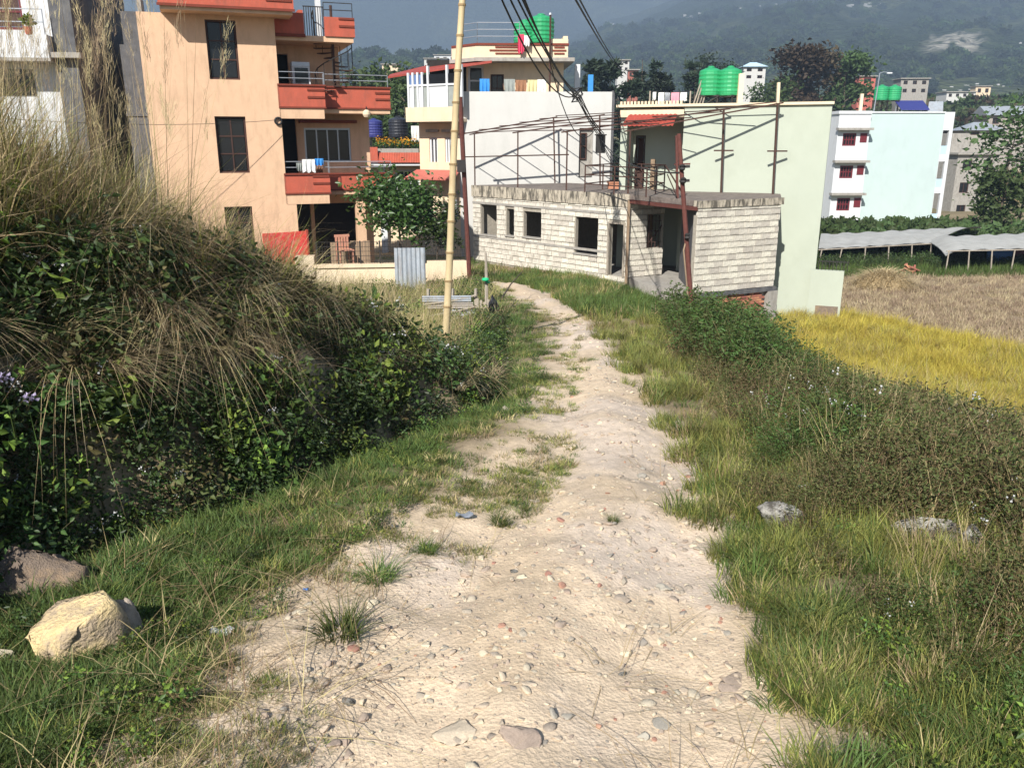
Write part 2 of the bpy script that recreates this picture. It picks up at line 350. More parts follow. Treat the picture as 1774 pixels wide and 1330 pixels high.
def soilcol(X, Y):
    c = np.zeros(X.shape + (3,)); c[:] = (.20, .155, .095)                              # earth under the grass
    big = fbm(X * .8, Y * .8, 21)
    c = mixc(c, (.30, .23, .14), sst(.45, .65, big))
    onr = sst(-.35, .25, X - grassL(Y) + (fbm(X * 3, Y * 3, 5) - .5) * .5) * (1 - sst(-.2, .2, X - roadR(Y) + (fbm(X * 4, Y * 4, 6) - .5) * .4)) * (Y < 45)
    wide = sst(-.55, .25, X + .75 + (fbm(X * 2, Y * 2, 8) - .5) * .9) * (X < 0) * (Y < 4.6) * (1 - sst(3.6, 4.6, Y))
    on = np.clip(onr + wide * .8, 0, 1)
    dirt = np.zeros_like(c); dirt[:] = (.585, .46, .325)
    dirt = mixc(dirt, (.55, .45, .355), sst(.45, .62, fbm(X * 1.6, Y * 1.1, 33)))         # greyer, pinkish patches where stone shows
    dirt = mixc(dirt, (.44, .34, .23), sst(.50, .66, fbm(X * 2.1, Y * 2.1, 44)) * .5)
    c = c * (1 - on[..., None]) + dirt * on[..., None]
    fld = sst(5.5, 7, X) * (Y > 17) * (Y < 70)
    c = mixc(c, (.27, .21, .14), fld * sst(.3, .6, fbm(X * .3, Y * .3, 2)))
    c = mixc(c, (.10, .12, .045), ((Y > 37) & (Y < 90)) * sst(.5, .6, fbm(X * .12, Y * .2, 7)))
    c = mixc(c, (.09, .10, .045), sst(85, 100, Y) * (.6 + .4 * (fbm(X * .05, Y * .05, 3) > .5)))
    c = mixc(c, (.36, .26, .13), ((Y > 100) & (Y < 150) & (X > 44) & (X < 66)) * sst(.35, .55, fbm(X * .1, Y * .1, 12)))
    return c
me = npmesh('ground', np.stack([X, Y, Z], -1).reshape(-1, 3), quads, groundmat(), True)
ca = me.color_attributes.new('soil', 'FLOAT_COLOR', 'POINT')
cc = np.ones((nx * ny, 4), np.float32); cc[:, :3] = soilcol(X, Y).reshape(-1, 3); ca.data.foreach_set('color', cc.ravel())
ground = tag(link('ground', me), 'sloping earth with a dirt track running down between grass verges', None, None, 'structure'); 

# ---------------------------------------------------------------- mountains beyond the valley
def mh(th, r):                               # th: tangent of the bearing
    px = CX + FPX * th
    n = fbm(th * 9 + 3, r / 420., 51, 5) - .5
    ridge = 1 - np.abs(2 * fbm(th * 6 + r / 2600., r / 900., 61, 4) - 1)
    right = np.maximum(0, r - 540) * .19 + 12 * sst(480, 600, r)
    right = right * np.interp(px, [500, 800, 1050, 1300, 2200], [.15, .3, .75, 1, 1.12])
    right = np.minimum(right, 640 + 60 * n) + n * 70 * sst(600, 1500, r) + (ridge - .6) * 60 * sst(700, 1800, r)
    far = 900 * sst(2100, 4300, r) * np.interp(px, [-900, 200, 700, 1100, 2600], [.9, .95, 1, .9, .8]) + n * 230 * sst(1700, 3000, r)
    hl = 74 * np.exp(-((px - 600) / 190.) ** 2) * np.exp(-((r - 950) / 300.) ** 2) + 42 * np.exp(-((px - 860) / 150.) ** 2) * np.exp(-((r - 800) / 260.) ** 2)
    hl = hl * (1 + 1.3 * n)
    h = np.maximum(np.maximum(right, far), hl) - 8 * (1 - sst(420, 620, r))
    return h + gz(np.zeros_like(r) + 0., np.minimum(r, 400.)) * (1 - sst(420, 640, r)) * 0 + (fbm(th * 60, r / 40., 71, 3) - .5) * 10 * sst(560, 800, r) + 12
ths = np.linspace(-1.25, 1.15, 640); rs = 400 * np.exp(np.linspace(0, math.log(4900 / 400.), 210))
TH, RR = np.meshgrid(ths, rs); HH = mh(TH, RR)
mi = np.arange(TH.size).reshape(TH.shape)
mq = np.stack([mi[:-1, :-1], mi[:-1, 1:], mi[1:, 1:], mi[1:, :-1]], -1).reshape(-1, 4)
def mountmat():
    m = bpy.data.materials.new('forest_slope'); m.use_nodes = True; n = m.node_tree.nodes; L = m.node_tree.links
    bs = n['Principled BSDF']; bs.inputs['Roughness'].default_value = 1; bs.inputs['Specular IOR Level'].default_value = 0
    a = n.new('ShaderNodeAttribute'); a.attribute_name = 'soil'; tc = n.new('ShaderNodeTexCoord')
    n1 = n.new('ShaderNodeTexNoise'); n1.inputs['Scale'].default_value = .045; n1.inputs['Detail'].default_value = 8; n1.inputs['Roughness'].default_value = .75
    vo = n.new('ShaderNodeTexVoronoi'); vo.inputs['Scale'].default_value = .09
    for q in (n1, vo): L.new(tc.outputs['Object'], q.inputs['Vector'])
    mr = n.new('ShaderNodeMapRange'); mr.inputs['From Min'].default_value = .3; mr.inputs['From Max'].default_value = .7; mr.inputs['To Min'].default_value = .45; mr.inputs['To Max'].default_value = 1.6
    L.new(n1.outputs['Fac'], mr.inputs['Value']); hs = n.new('ShaderNodeHueSaturation'); L.new(a.outputs['Color'], hs.inputs['Color']); L.new(mr.outputs[0], hs.inputs['Value'])
    L.new(hs.outputs[0], bs.inputs['Base Color'])
    bm = n.new('ShaderNodeBump'); bm.inputs['Strength'].default_value = 1; bm.inputs['Distance'].default_value = 9; bm.invert = True
    L.new(vo.outputs['Distance'], bm.inputs['Height']); L.new(bm.outputs[0], bs.inputs['Normal'])
    return m
MW = np.stack([TH * RR, RR, HH], -1)
me = npmesh('mountain', MW.reshape(-1, 3), mq, mountmat(), True)
ca = me.color_attributes.new('soil', 'FLOAT_COLOR', 'POINT')
mc = np.zeros(TH.shape + (3,)); mc[:] = (.030, .042, .018)
mc = mixc(mc, (.075, .085, .035), sst(.54, .68, fbm(TH * 25, RR / 110., 81)) * .7)
PXg = CX + FPX * TH
scar = sst(.38, .5, fbm(TH * 140, RR / 30., 91)) * sst(0, 40, 62 - np.abs(PXg - 1600)) * sst(0, 50, 105 - np.abs(RR - 880))
mc = mixc(mc, (.30, .275, .22), scar)
cc = np.ones((TH.size, 4), np.float32); cc[:, :3] = mc.reshape(-1, 3); ca.data.foreach_set('color', cc.ravel())
tag(link('mountain', me), 'hazy forested mountainside filling the view behind the town', None, None, 'structure')
def hit(px, py):                             # where on the mountainside the sight line lands
    r = ray(px, py); th = r[0] / r[1]; k = r[2] / r[1]
    d = np.linspace(450, 4800, 3000); below = mh(np.full_like(d, th), d) > EYE + k * d
    i = int(np.argmax(below)) if below.any() else len(d) - 1
    return th * d[i], float(d[i]), EYE + k * float(d[i])

# ---------------------------------------------------------------- the air
hz = MB().box(-6600, -60, -12, 6600, 5600, 1230)
hm = bpy.data.materials.new('valley_air'); hm.use_nodes = True; hn = hm.node_tree.nodes; hn.clear()
ho = hn.new('ShaderNodeOutputMaterial'); pv = hn.new('ShaderNodeVolumePrincipled')
pv.inputs['Color'].default_value = (.56, .74, 1.0, 1); pv.inputs['Density'].default_value = .0004; pv.inputs['Anisotropy'].default_value = 0.0
hm.node_tree.links.new(pv.outputs[0], ho.inputs['Volume'])
tag(hz.build('haze', hm), 'thin blue haze filling the valley', None, None, 'stuff')
# ---------------------------------------------------------------- building pieces
def win(root, s0, s1, z0, z1, y, fm='dark_wood', nx=2, nz=3, fw=.05, deep=.08, name='window', single=False, back=None):
    f = MB()
    f.box(s0, y, z0, s0 + fw, y + deep, z1).box(s1 - fw, y, z0, s1, y + deep, z1).box(s0 + fw, y, z0, s1 - fw, y + deep, z0 + fw).box(s0 + fw, y, z1 - fw, s1 - fw, y + deep, z1)
    a = (s1 - s0 - 2 * fw); b = (z1 - z0 - 2 * fw); w2 = fw * .35
    for i in range(1, nx): c = s0 + fw + a * i / nx; f.box(c - w2, y + .01, z0 + fw, c + w2, y + deep - .01, z1 - fw)
    for j in range(1, nz): c = z0 + fw + b * j / nz; f.box(s0 + fw, y + .013, c - w2, s1 - fw, y + deep - .013, c + w2)
    o = f.build(name, M[fm], root)
    if single:
        MB().box(s0 + fw, y + deep * .5, z0 + fw, s1 - fw, y + deep * .5 + .01, z1 - fw).build('pane', M[back or 'glass'], o)
    else:
        for i in range(nx):
            for j in range(nz):
                xa = s0 + fw + a * i / nx + w2; xb = s0 + fw + a * (i + 1) / nx - w2; za = z0 + fw + b * j / nz + w2; zb = z0 + fw + b * (j + 1) / nz - w2
                MB().box(xa, y + deep * .5, za, xb, y + deep * .5 + .01, zb).build('pane', M[back or 'glass'], o)
    return o
def rect(F, x0, y0, x1, y1, off=0):          # measured opening -> (s0,s1,z0,z1)
    xm, ym = (x0 + x1) / 2, (y0 + y1) / 2
    return (F.su(x0, ym, off), F.su(x1, ym, off), F.zz(xm, y1, off), F.zz(xm, y0, off))
def railing(root, pts, h, nbar, m, r=.018, posts=None, name='railing'):
    b = MB()
    for k in range(nbar):
        z = h * (k + 1) / nbar
        b.tube([(p[0], p[1], p[2] + z) for p in pts], r, 5)
    for i in range(len(pts) - 1):
        a, c = Vector(pts[i]), Vector(pts[i + 1]); n = max(1, int((c - a).length / (posts or 1.2)))
        for k in range(n + 1):
            p = a.lerp(c, k / n); b.tube([p, p + Vector((0, 0, h))], r * .9, 5)
    return b.build(name, m, root)
def tank(x, y, z, r, h, mname, label, group=None, stand=None):
    t = empty('water_tank', (x, y, z), random.random() * 6, label, 'water tank', group)
    prof = [(r * .96, 0), (r, .06 * h)]
    for k in range(5):
        q = .1 + .145 * k
        prof += [(r, q * h), (r * 1.035, (q + .03) * h), (r * 1.035, (q + .07) * h), (r, (q + .1) * h)]
    prof += [(r, .84 * h), (r * .93, .88 * h), (r * .45, .96 * h), (r * .3, .965 * h)]
    MB().lathe(prof, 20).build('tank_body', M[mname], t, smooth=False)
    MB().lathe([(r * .3, .95 * h), (r * .32, .97 * h), (r * .32, h), (r * .2, 1.03 * h), (.02, 1.04 * h)], 14).build('lid', M[mname], t)
    if stand:
        b = MB()
        for sx in (-1, 1):
            for sy in (-1, 1): b.bar((sx * r * .75, sy * r * .75, -stand), (sx * r * .75, sy * r * .75, 0), .05)
        for sx in (-1, 1):
            b.bar((sx * r * .75, -r * .9, -.02), (sx * r * .75, r * .9, -.02), .05); b.bar((-r * .9, sx * r * .75, -.05), (r * .9, sx * r * .75, -.05), .05)
            b.bar((sx * r * .75, -r * .75, -stand), (sx * r * .75, r * .75, -.06), .035)
        b.build('stand', M['black_iron'], t)
    return t
def cloth(x0, x1, y, z1, drop, name, m, label, group, root_loc=(0, 0, 0), rz=0, seed=0):
    r = np.random.default_rng(seed); nx_, nz_ = 9, 6; v = []; f = []
    top = r.uniform(-.02, .02)
    for j in range(nz_):
        for i in range(nx_):
            t = j / (nz_ - 1); sx = x0 + (x1 - x0) * i / (nx_ - 1); sx += (.5 - i / (nx_ - 1)) * .12 * t * (x1 - x0) * r.uniform(-1, 1)
            v.append((sx, y + .05 * t * math.sin(i * 2.1 + seed), z1 + top - drop * t * (1 + .08 * math.sin(i * 1.7 + seed))))
    for s_ in (0, 1):
        base = s_ * nx_ * nz_
        if s_: v += [(a, b + .012, c) for a, b, c in v[:base]]
        for j in range(nz_ - 1):
            for i in range(nx_ - 1):
                q = [base + j * nx_ + i, base + j * nx_ + i + 1, base + (j + 1) * nx_ + i + 1, base + (j + 1) * nx_ + i]
                f.append(tuple(q if s_ else reversed(q)))
    b = MB(); b.v = v; b.f = f
    o = b.build(name, M[m], None, root_loc); o.rotation_euler = (0, 0, rz); return tag(o, label, 'laundry', group)

# ---------------------------------------------------------------- peach house (left)
F = Fac(-10.88, 26.0, 20.1)
ph = facroot('peach_house', F, 'tall peach painted house with terracotta red balconies and spiral stair', 'house')
GZ = -3.3
w1 = rect(F, 359, 35, 412, 138); w2 = rect(F, 376, 202, 429, 300); w3 = rect(F, 392, 358, 440, 440)
sR = F.su(487, 200); topz = F.zz(390, 17, -.8) - .06
wallm = MB().wall(0, sR, GZ, topz, 0, .25, [w1, w2, w3])
wallm.box(.0, .25, GZ, .25, 8, topz).box(sR - .25, .25, GZ, sR, 1.7, topz); wallm.build('wall', M['peach'], ph)
for w in (w1, w2, w3):
    win(ph, *w, .1, 'dark_wood', 2, 3, fw=.055)
MB().box(.26, .6, GZ, sR - .26, .65, topz).build('shade_backing', M['room_shade'], ph)  # thin near-black slab painted as the shade behind the windows
# roof parapet that juts out over the window wall
fz0 = topz; xl = F.su(276, 10, -.75); xr = F.su(506, 14, -.75)
MB().box(xl, -.75, fz0, xr, 4, fz0 + .13).build('roof_slab', M['peach'], ph)
fas = MB().box(xl - .04, -.8, fz0 + .131, xr + .04, -.66, fz0 + 1.25).build('parapet', M['terracotta'], ph)
MB().box(xl - .07, -.84, fz0 + .09, xr + .07, -.801, fz0 + .16).build('drip_edge', M['terracotta_dark'], fas)
for k in range(3): MB().box(xr - .75, -.83, fz0 + .35 + .22 * k, xr - .02, -.802, fz0 + .42 + .22 * k).build('groove_trim', M['terracotta_dark'], fas)
MB().box(xl, -.6, fz0 + .131, xr - 1.2, 3, fz0 + 1.1).build('upper_storey', M['peach'], ph)
# balconies: a front box and a set-back box on each of two storeys
RW = 1.75                                    # depth of the recessed wall
sA = F.su(481, 165); sB = F.su(563, 165); sC = F.su(676, 170, .55); sRe = F.su(640, 240, RW)
lv = []
for (yt, yb, yt2, yb2) in ((149, 185, 153, 187), (303, 334, 302, 327)):
    za, zb = F.zz(520, yb), F.zz(520, yt); zc, zd = F.zz(620, yb2, .55), F.zz(620, yt2, .55)
    p1 = MB().box(sA + .01, 0.0, za, sB, .12, zb).build('balcony_parapet', M['terracotta'], ph)
    MB().box(sA + .01, -.05, zb, sB + .03, .15, zb + .05).build('coping', M['terracotta_dark'], p1)
    MB().box(sA + .01, -.04, za - .05, sB + .02, .13, za).build('drip_edge', M['terracotta_dark'], p1)
    for k in range(2): MB().box(sB - .55, -.03, za + .26 + .22 * k, sB - .02, -.002, za + .32 + .22 * k).build('groove_trim', M['terracotta_dark'], p1)
    p2 = MB().box(sB - .12, .55, zc, sC, .67, zd).box(sB - .12, .12, zc, sB, .55, zd).box(sC - .12, .67, zc, sC, RW, zd).build('balcony_parapet', M['terracotta'], ph)
    MB().box(sB, .5, zd, sC + .03, .7, zd + .05).build('coping', M['terracotta_dark'], p2)
    MB().box(sB + .002, .51, zc - .05, sC + .02, .66, zc).build('drip_edge', M['terracotta_dark'], p2)
    for k in range(2): MB().box(sC - .5, .52, zc + .24 + .2 * k, sC - .01, .548, zc + .3 + .2 * k).build('groove_trim', M['terracotta_dark'], p2)
    MB().box(sA + .02, .0, za - .36, sB - .05, .3, za - .052).build('beam', M['peach'], ph)
    MB().box(sA + .02, .3, za - .14, sB - .01, RW, za - .055).box(sB, .56, zc - .18, sC - .02, RW, zc - .052).build('balcony_floor', M['peach'], ph)
    railing(ph, [(sA + .05, .06, zb + .05), (sB, .06, zb + .05)], .36, 2, M['steel'], .014, 1.4)
    railing(ph, [(sB + .05, .61, zd + .05), (sC - .06, .61, zd + .05)], .36, 2, M['steel'], .014, 1.5)
    lv.append((za, zb, zc, zd))
# recessed wall behind the balconies
big = rect(F, 528, 222, 608, 281, RW); dr1 = (sR + .02, F.su(515, 250, RW), lv[1][0], F.zz(505, 203, RW))
dr2 = (sR + .1, F.su(500, 120, RW), lv[0][0], F.zz(490, 94, RW))
gd = rect(F, 508, 350, 540, 425, RW); gd = (gd[0], gd[1], GZ, gd[3]); gd2 = (F.su(546, 390, RW), F.su(618, 390, RW), GZ, F.zz(580, 352, RW))
zt = F.zz(530, 66, RW); s2 = F.su(587, 110, RW)
MB().wall(sR, sRe, GZ, lv[0][2] - .18, RW, .2, [big, dr1, gd, gd2]).build('wall', M['peach'], ph)
MB().wall(sR, s2, lv[0][2] - .179, zt, RW, .2, [dr2]).box(s2 - .2, RW + .2, lv[0][2] - .179, s2, 3.4, zt).box(sRe - .2, RW + .2, GZ, sRe, 3.4, lv[0][2] - .18).build('wall', M['peach'], ph)
MB().box(sR + .1, RW + .9, GZ, s2 - .25, RW + .95, zt).box(s2 - .25, RW + .9, GZ, sRe - .25, RW + .95, lv[0][2] - .3).build('shade_backing', M['room_shade'], ph)  # dark slabs stand in for the shade behind the balcony wall
win(ph, *big, RW + .05, 'steel', 4, 1, fw=.06)
MB().box(big[0] - .15, RW - .3, big[3] + .16, big[1] + .2, RW, big[3] + .25).build('window_hood', M['terracotta_dark'], ph)
MB().box(sR, -.0, GZ, sR + .0001 + .28, .3, lv[1][0] - .37).build('pillar', M['peach'], ph)
pc = F.su(626, 380, .8); MB().box(pc - .16, .8, GZ, pc + .16, 1.1, lv[1][2] - .19).build('pillar', M['peach'], ph)
# roof terrace over the upper balcony
tz = F.zz(530, 62, .3); t0 = F.su(474, 45, .3); t1 = F.su(526, 40, .3); t2 = F.su(562, 48, .3); t3 = F.su(614, 48, .3)
MB().box(t0, .3, tz - .16, t3 - .05, 3.6, tz).build('terrace_slab', M['peach'], ph)
p = MB().box(t0, .25, tz + .001, t1, .37, F.zz(500, 22, .3)).box(t1 - .14, .37, tz + .001, t1, 1.6, F.zz(500, 16, .3)).build('balcony_parapet', M['terracotta'], ph)
MB().box(t0, .2, tz - .06, t1 + .02, .249, tz + .03).build('drip_edge', M['terracotta_dark'], p)
p = MB().box(t2, .25, tz + .001, t3, .37, F.zz(590, 31, .3)).box(t3 - .12, .37, tz + .001, t3, 3.5, F.zz(590, 31, .3)).build('balcony_parapet', M['terracotta'], ph)
for k in range(2): MB().box(t3 - .5, .22, tz + .28 + .22 * k, t3 - .01, .248, tz + .34 + .22 * k).build('groove_trim', M['terracotta_dark'], p)
MB().box(F.su(547, 20, 1.2), 1.2, tz, F.su(556, 20, 1.2), 1.35, tz + 3.2).build('pillar', M['white_paint'], ph)
b = MB(); 
for k in range(9):
    a_ = t1 + .03 + (t2 - t1 - .06) * k / 8; b.bar((a_, .33, tz), (a_, .33, tz + .85), .02)
b.bar((t1, .33, tz + .85), (t2, .33, tz + .85), .03); b.build('railing', M['black_iron'], ph)
railing(ph, [(t2, .31, F.zz(590, 31, .3)), (t3 - .05, .31, F.zz(590, 31, .3))], .42, 2, M['black_iron'], .014, 1.5)
# spiral stair
sc = F.su(578, 110, .95); zb_ = lv[0][2]; zt_ = tz; st = MB().tube([(sc, .95, zb_), (sc, .95, zt_ + 1.0)], .045, 8).build('spiral_stair', M['rust'], ph)
rail = []
for k in range(16):
    a0 = R(150) + k * R(27); z = zb_ + (zt_ - zb_) * (k + 1) / 16
    c0, s0 = math.cos(a0), math.sin(a0); c1, s1 = math.cos(a0 + R(25)), math.sin(a0 + R(25)); q = .62
    MB().prism([(sc + .03 * c0, .95 + .03 * s0), (sc + q * c0, .95 + q * s0), (sc + q * c1, .95 + q * s1), (sc + .03 * c1, .95 + .03 * s1)], z - .03, z).build('stair_tread', M['rust'], st)
    rail.append((sc + q * c0, .95 + q * s0, z + .8))
b = MB().tube(rail, .018, 5)
for k, p_ in enumerate(rail): b.tube([(p_[0], p_[1], p_[2] - .8), p_], .012, 4)
b.build('stair_rail', M['black_iron'], st)
# things on the house
lo = F.world(F.su(534, 283, -.02), -.02, 0)
def laundry_on(Fx, px0, px1, pyt, pyb, off, name, m, label, group):
    s0, s1 = Fx.su(px0, pyt, off), Fx.su(px1, pyt, off); zt = Fx.zz((px0 + px1) / 2, pyt, off); zb2 = Fx.zz((px0 + px1) / 2, pyb, off)
    w = Fx.world(s0, off, 0)
    return cloth(0, s1 - s0, 0, zt, zt - zb2, name, m, label, group, (w.x, w.y, 0), Fx.a, int(px0))
laundry_on(F, 523, 545, 275, 297, -.04, 'hanging_towel', 'cloth_white', 'white towel hung over the middle balcony railing of the peach house', None)
laundry_on(F, 513, 523, 282, 296, -.04, 'hanging_towel', 'cloth_grey', 'crumpled grey cloth beside the white towel on the balcony railing', None)
laundry_on(F, 545, 560, 274, 286, -.05, 'hanging_towel', 'bright_blue', 'bright blue cloth over the balcony railing of the peach house', None)
laundry_on(F, 548, 559, 286, 299, .3, 'hanging_towel', 'cloth_brown', 'rust coloured cloth below the bright blue one on the balcony', None)
w = F.world(F.su(520, 128, 1.2), 1.2, lv[0][3]); o = empty('washing_machine', (w.x, w.y, F.zz(520, 140, 1.2) - .35), F.a, 'white appliance standing on the upper balcony of the peach house', 'appliance')
MB().box(-.28, -.28, 0, .28, .28, .9).build('body', M['white_paint'], o); MB().box(-.2, -.30, .25, .22, -.281, .72).build('door', M['glass'], o); MB().box(-.28, -.295, .76, .28, -.281, .89).build('control_panel', M['steel'], o)
w = F.world(F.su(482, 210, -.03), -.06, F.zz(482, 210)); b = MB(); b.lathe([(.17, -.03), (.2, 0), (.17, .03)], 20)
def torus(mb, c, Rr, r, axis='y', n=24, k=8):
    base = len(mb.v)
    for i in range(n):
        a = 2 * math.pi * i / n
        for j in range(k):
            q = 2 * math.pi * j / k; rr = Rr + r * math.cos(q); d = r * math.sin(q)
            mb.v.append((c[0] + rr * math.cos(a), c[1] + d, c[2] + rr * math.sin(a)))
    for i in range(n):
        for j in range(k):
            mb.f.append((base + i * k + j, base + ((i + 1) % n) * k + j, base + ((i + 1) % n) * k + (j + 1) % k, base + i * k + (j + 1) % k))
b = MB(); torus(b, (0, 0, 0), .1, .03); o = b.build('cable_coil', M['black_cable'], None, (w.x, w.y, w.z)); o.rotation_euler = (0, 0, F.a); tag(o, 'small black coil of cable fixed to the peach house corner', 'cable coil')
w = F.world(F.su(635, 196, .5), .5, F.zz(635, 196, .5)); o = empty('porch_lamp', w, F.a, 'round pale lamp under the upper balcony end of the peach house', 'lamp')
MB().lathe([(.02, -.16), (.09, -.13), (.13, -.05), (.12, .04), (.05, .1)], 14).build('globe', M['cream'], o); MB().tube([(0, 0, .1), (0, 0, .2)], .02, 6).build('stem', M['black_iron'], o)
# red sheet wall and garden wall in front
w = at(455, 405, 25.2); w2_ = at(532, 405, 26.0); zt_ = w.z; zb_ = at(500, 446, 25.5).z
o = empty('red_hoarding', (w.x, w.y, 0), math.atan2(w2_.y - w.y, w2_.x - w.x), 'mottled red sheet hoarding beside the peach house doorway', 'hoarding'); L_ = (w2_ - w).length
MB().box(0, 0, zb_ - .5, L_ - .03, .05, zt_).build('sheet', M['red_sheet'], o); MB().box(L_ - .03, -.02, zb_ - .5, L_ + .03, .07, zt_ + .04).build('post', M['red_tin'], o)

FG = Fac(*at(500, 470, 25.4).xy, 6)
gw = facroot('garden_wall', FG, 'low cream garden wall with wire fence in front of the peach house', 'wall')
a1, a2, a3, a4 = -1.2, FG.su(690, 470), FG.su(740, 470), FG.su(812, 470)
zc_ = FG.zz(600, 458)
MB().box(a1, 0, -3.4, a2, .2, zc_ - .1).build('wall', M['paleplaster'], gw); MB().box(a1, -.06, zc_ - .099, a2, .26, zc_).build('coping', M['cream'], gw)
MB().box(a2, 0, -3.4, a3, .2, zc_ - .02).box(a3, -.02, -3.4, a4, .2, FG.zz(775, 452)).build('wall', M['cream'], gw)
MB().box(FG.su(512, 460), -.05, -3.3, FG.su(545, 460), .3, FG.zz(528, 444)).build('pier', M['paleplaster'], gw)
ft = FG.zz(620, 418)
for px in (548, 585, 624, 658, 690, 735, 775, 806):
    s_ = FG.su(px, 440); MB().bar((s_, .1, zc_), (s_, .1, ft), .04).build('fence_post', M['black_iron'], gw)
b = MB()
for k in range(5): z = zc_ + (ft - zc_) * (k + .8) / 5; b.tube([(FG.su(548, 440), .1, z), (FG.su(690, 440), .1, z - .02), (a4, .1, z)], .009, 4)
n_ = 56
for k in range(n_): s_ = FG.su(548, 440) + (a4 - FG.su(548, 440)) * k / n_; b.bar((s_, .1, zc_), (s_, .1, ft), .008)
b.build('wire_mesh', M['black_iron'], gw)
w = FG.world(FG.su(600, 440), 1.2, zc_ - .3)
o = empty('leaning_board', (w.x, w.y, w.z), FG.a, 'brown board leaning behind the wire fence below the balconies', 'board')
for k in range(6): MB().box(-.6 + .21 * k, 0, 0, -.6 + .21 * k + .195, .04, .85 + .03 * (k % 2)).build('plank', M['timber'], o)
w = FG.world(FG.su(595, 452), .6, zc_ - .05); o = empty('plastic_chair', w, FG.a + .4, 'salmon pink plastic chair behind the wire fence', 'chair')
MB().box(-.24, -.22, .40, .24, .22, .44).build('seat', M['salmon'], o); b = MB()
for k in range(5): b.box(-.22 + .09 * k, .2, .44, -.16 + .09 * k, .24, .8)
b.box(-.24, .2, .8, .24, .24, .88).build('backrest', M['salmon'], o)
for sx in (-1, 1):
    for sy in (-1, 1): MB().bar((sx * .2, sy * .18, 0), (sx * .2, sy * .18, .4), .04).build('leg', M['salmon'], o)

# ---------------------------------------------------------------- dark weathered pillar and the white house at the far left
w = at(248, 200, 29); o = empty('concrete_chimney', (w.x - .1, w.y, 0), R(14), 'dark weathered concrete shaft standing left of the peach house', 'shaft')
b = MB()
b.prism([(-.33, -.25), (.33, -.25), (.33, .4), (-.33, .4)], -3.5, 4.6); b.prism([(-.2, -.22), (.33, -.22), (.33, .4), (-.2, .4)], 4.6, 5.6)
b.build('shaft', M['dark_concrete'], o); MB().box(-.37, -.29, 2.4, .37, .44, 2.55).build('band', M['dark_concrete'], o); MB().box(.331, -.2, -3.5, .45, .4, 6).build('pilaster', M['grey_concrete'], o)
FW = Fac(*at(90, 150, 27).xy, 8)
wh = facroot('white_balcony_house', FW, 'white house with a balcony and dark shutters at the left edge', 'house')
sl_ = -6.0
d1 = (FW.su(-40, 20, .9), FW.su(38, 20, .9), FW.zz(20, 52, .9), FW.zz(20, -40, .9))
MB().wall(sl_, 0, -3.4, 7.5, .9, .25, [d1]).box(-.25, 1.15, -3.4, 0, 8, 7.5).build('wall', M['white_paint'], wh)
win(wh, *d1, .95, 'maroon', 3, 3, fw=.08, back='dark_wood')
MB().box(sl_, .0, FW.zz(50, 100), .05, .12, FW.zz(50, 60)).box(-.07, .12, FW.zz(50, 100), .05, .9, FW.zz(50, 60)).build('balcony_parapet', M['white_paint'], wh)
MB().box(sl_, -.03, FW.zz(50, 106), .08, .9, FW.zz(50, 100) - .002).build('balcony_floor', M['grey_concrete'], wh)
railing(wh, [(sl_, .06, FW.zz(50, 60)), (0, .06, FW.zz(50, 60))], .72, 2, M['steel'], .018, 1.5)
MB().box(.12, .3, -3.4, .75, 6, 7.6).build('shaded_face', M['dark_concrete'], wh)  # dark colour stands in for the shaded right face of the house
MB().box(.1, .0, FW.zz(100, 100), .95, .299, FW.zz(100, 60) - .5).build('ledge', M['grey_concrete'], wh)
w_ = rect(FW, -20, 120, 60, 165, .9)
MB().box(w_[0], .85, w_[2], w_[1], .899, w_[3]).build('shade_sheet', M['glass'], wh)  # near-black sheet on the wall, standing in for shade below the balcony
o = empty('potted_plant', FW.world(-.45, .06, FW.zz(50, 60) + .0), 0, 'small potted plant on the balcony railing of the white house', 'potted plant')
MB().lathe([(.09, 0), (.12, .2), (.13, .22)], 12).build('pot', M['terracotta'], o)
potplant = o

# ---------------------------------------------------------------- terracotta roofed house seen between the peach and the cream house
FB = Fac(*at(630, 330, 40).xy, 4)
bh = facroot('red_terrace_house', FB, 'low house with a red tiled terrace edge behind the peach house', 'house')
zt_ = FB.zz(690, 262)
o2 = rect(FB, 684, 295, 726, 330)
sE = FB.su(732, 300)
MB().wall(-.5, sE, -3.6, FB.zz(690, 286), 0.6, .2, [o2]).box(-.5, .8, -3.6, sE, 6, -.4).build('wall', M['cream'], bh); win(bh, *o2, .65, 'white_paint', 3, 1, fw=.08)
MB().box(-.5, -.1, FB.zz(690, 287), sE + .2, 6, FB.zz(690, 282)).build('slab', M['white_paint'], bh)
p = MB().box(-.5, -.2, FB.zz(690, 281), FB.su(655, 270), -.05, FB.zz(640, 255)).build('parapet', M['terracotta'], bh)
b = MB()
for k in range(26):
    s_ = FB.su(655, 270) + (sE - FB.su(655, 270)) * k / 26; b.tube([(s_ + .04, -.16, FB.zz(690, 282)), (s_ + .04, -.0, FB.zz(690, 265))], .05, 6)
b.build('tile_edge', M['terracotta'], bh)
tank(*FB.world(FB.su(648, 225, 2), 2, FB.zz(648, 238, 2)), .42, .85, 'tank_blue', 'dark blue round water tank on the red terrace house', None, 1.0)
tank(*FB.world(FB.su(690, 225, 2), 2, FB.zz(690, 238, 2)), .46, .95, 'tank_black', 'black round water tank on a white stand above the marigolds', None, 1.0)
laundry_on(FB, 712, 726, 218, 244, 1.0, 'hanging_cloth', 'cloth_white', 'pale cloth hanging beside the black water tank', None)
w = FB.world(FB.su(688, 255, .3), .3, FB.zz(688, 262, .3)); marigold_at = w
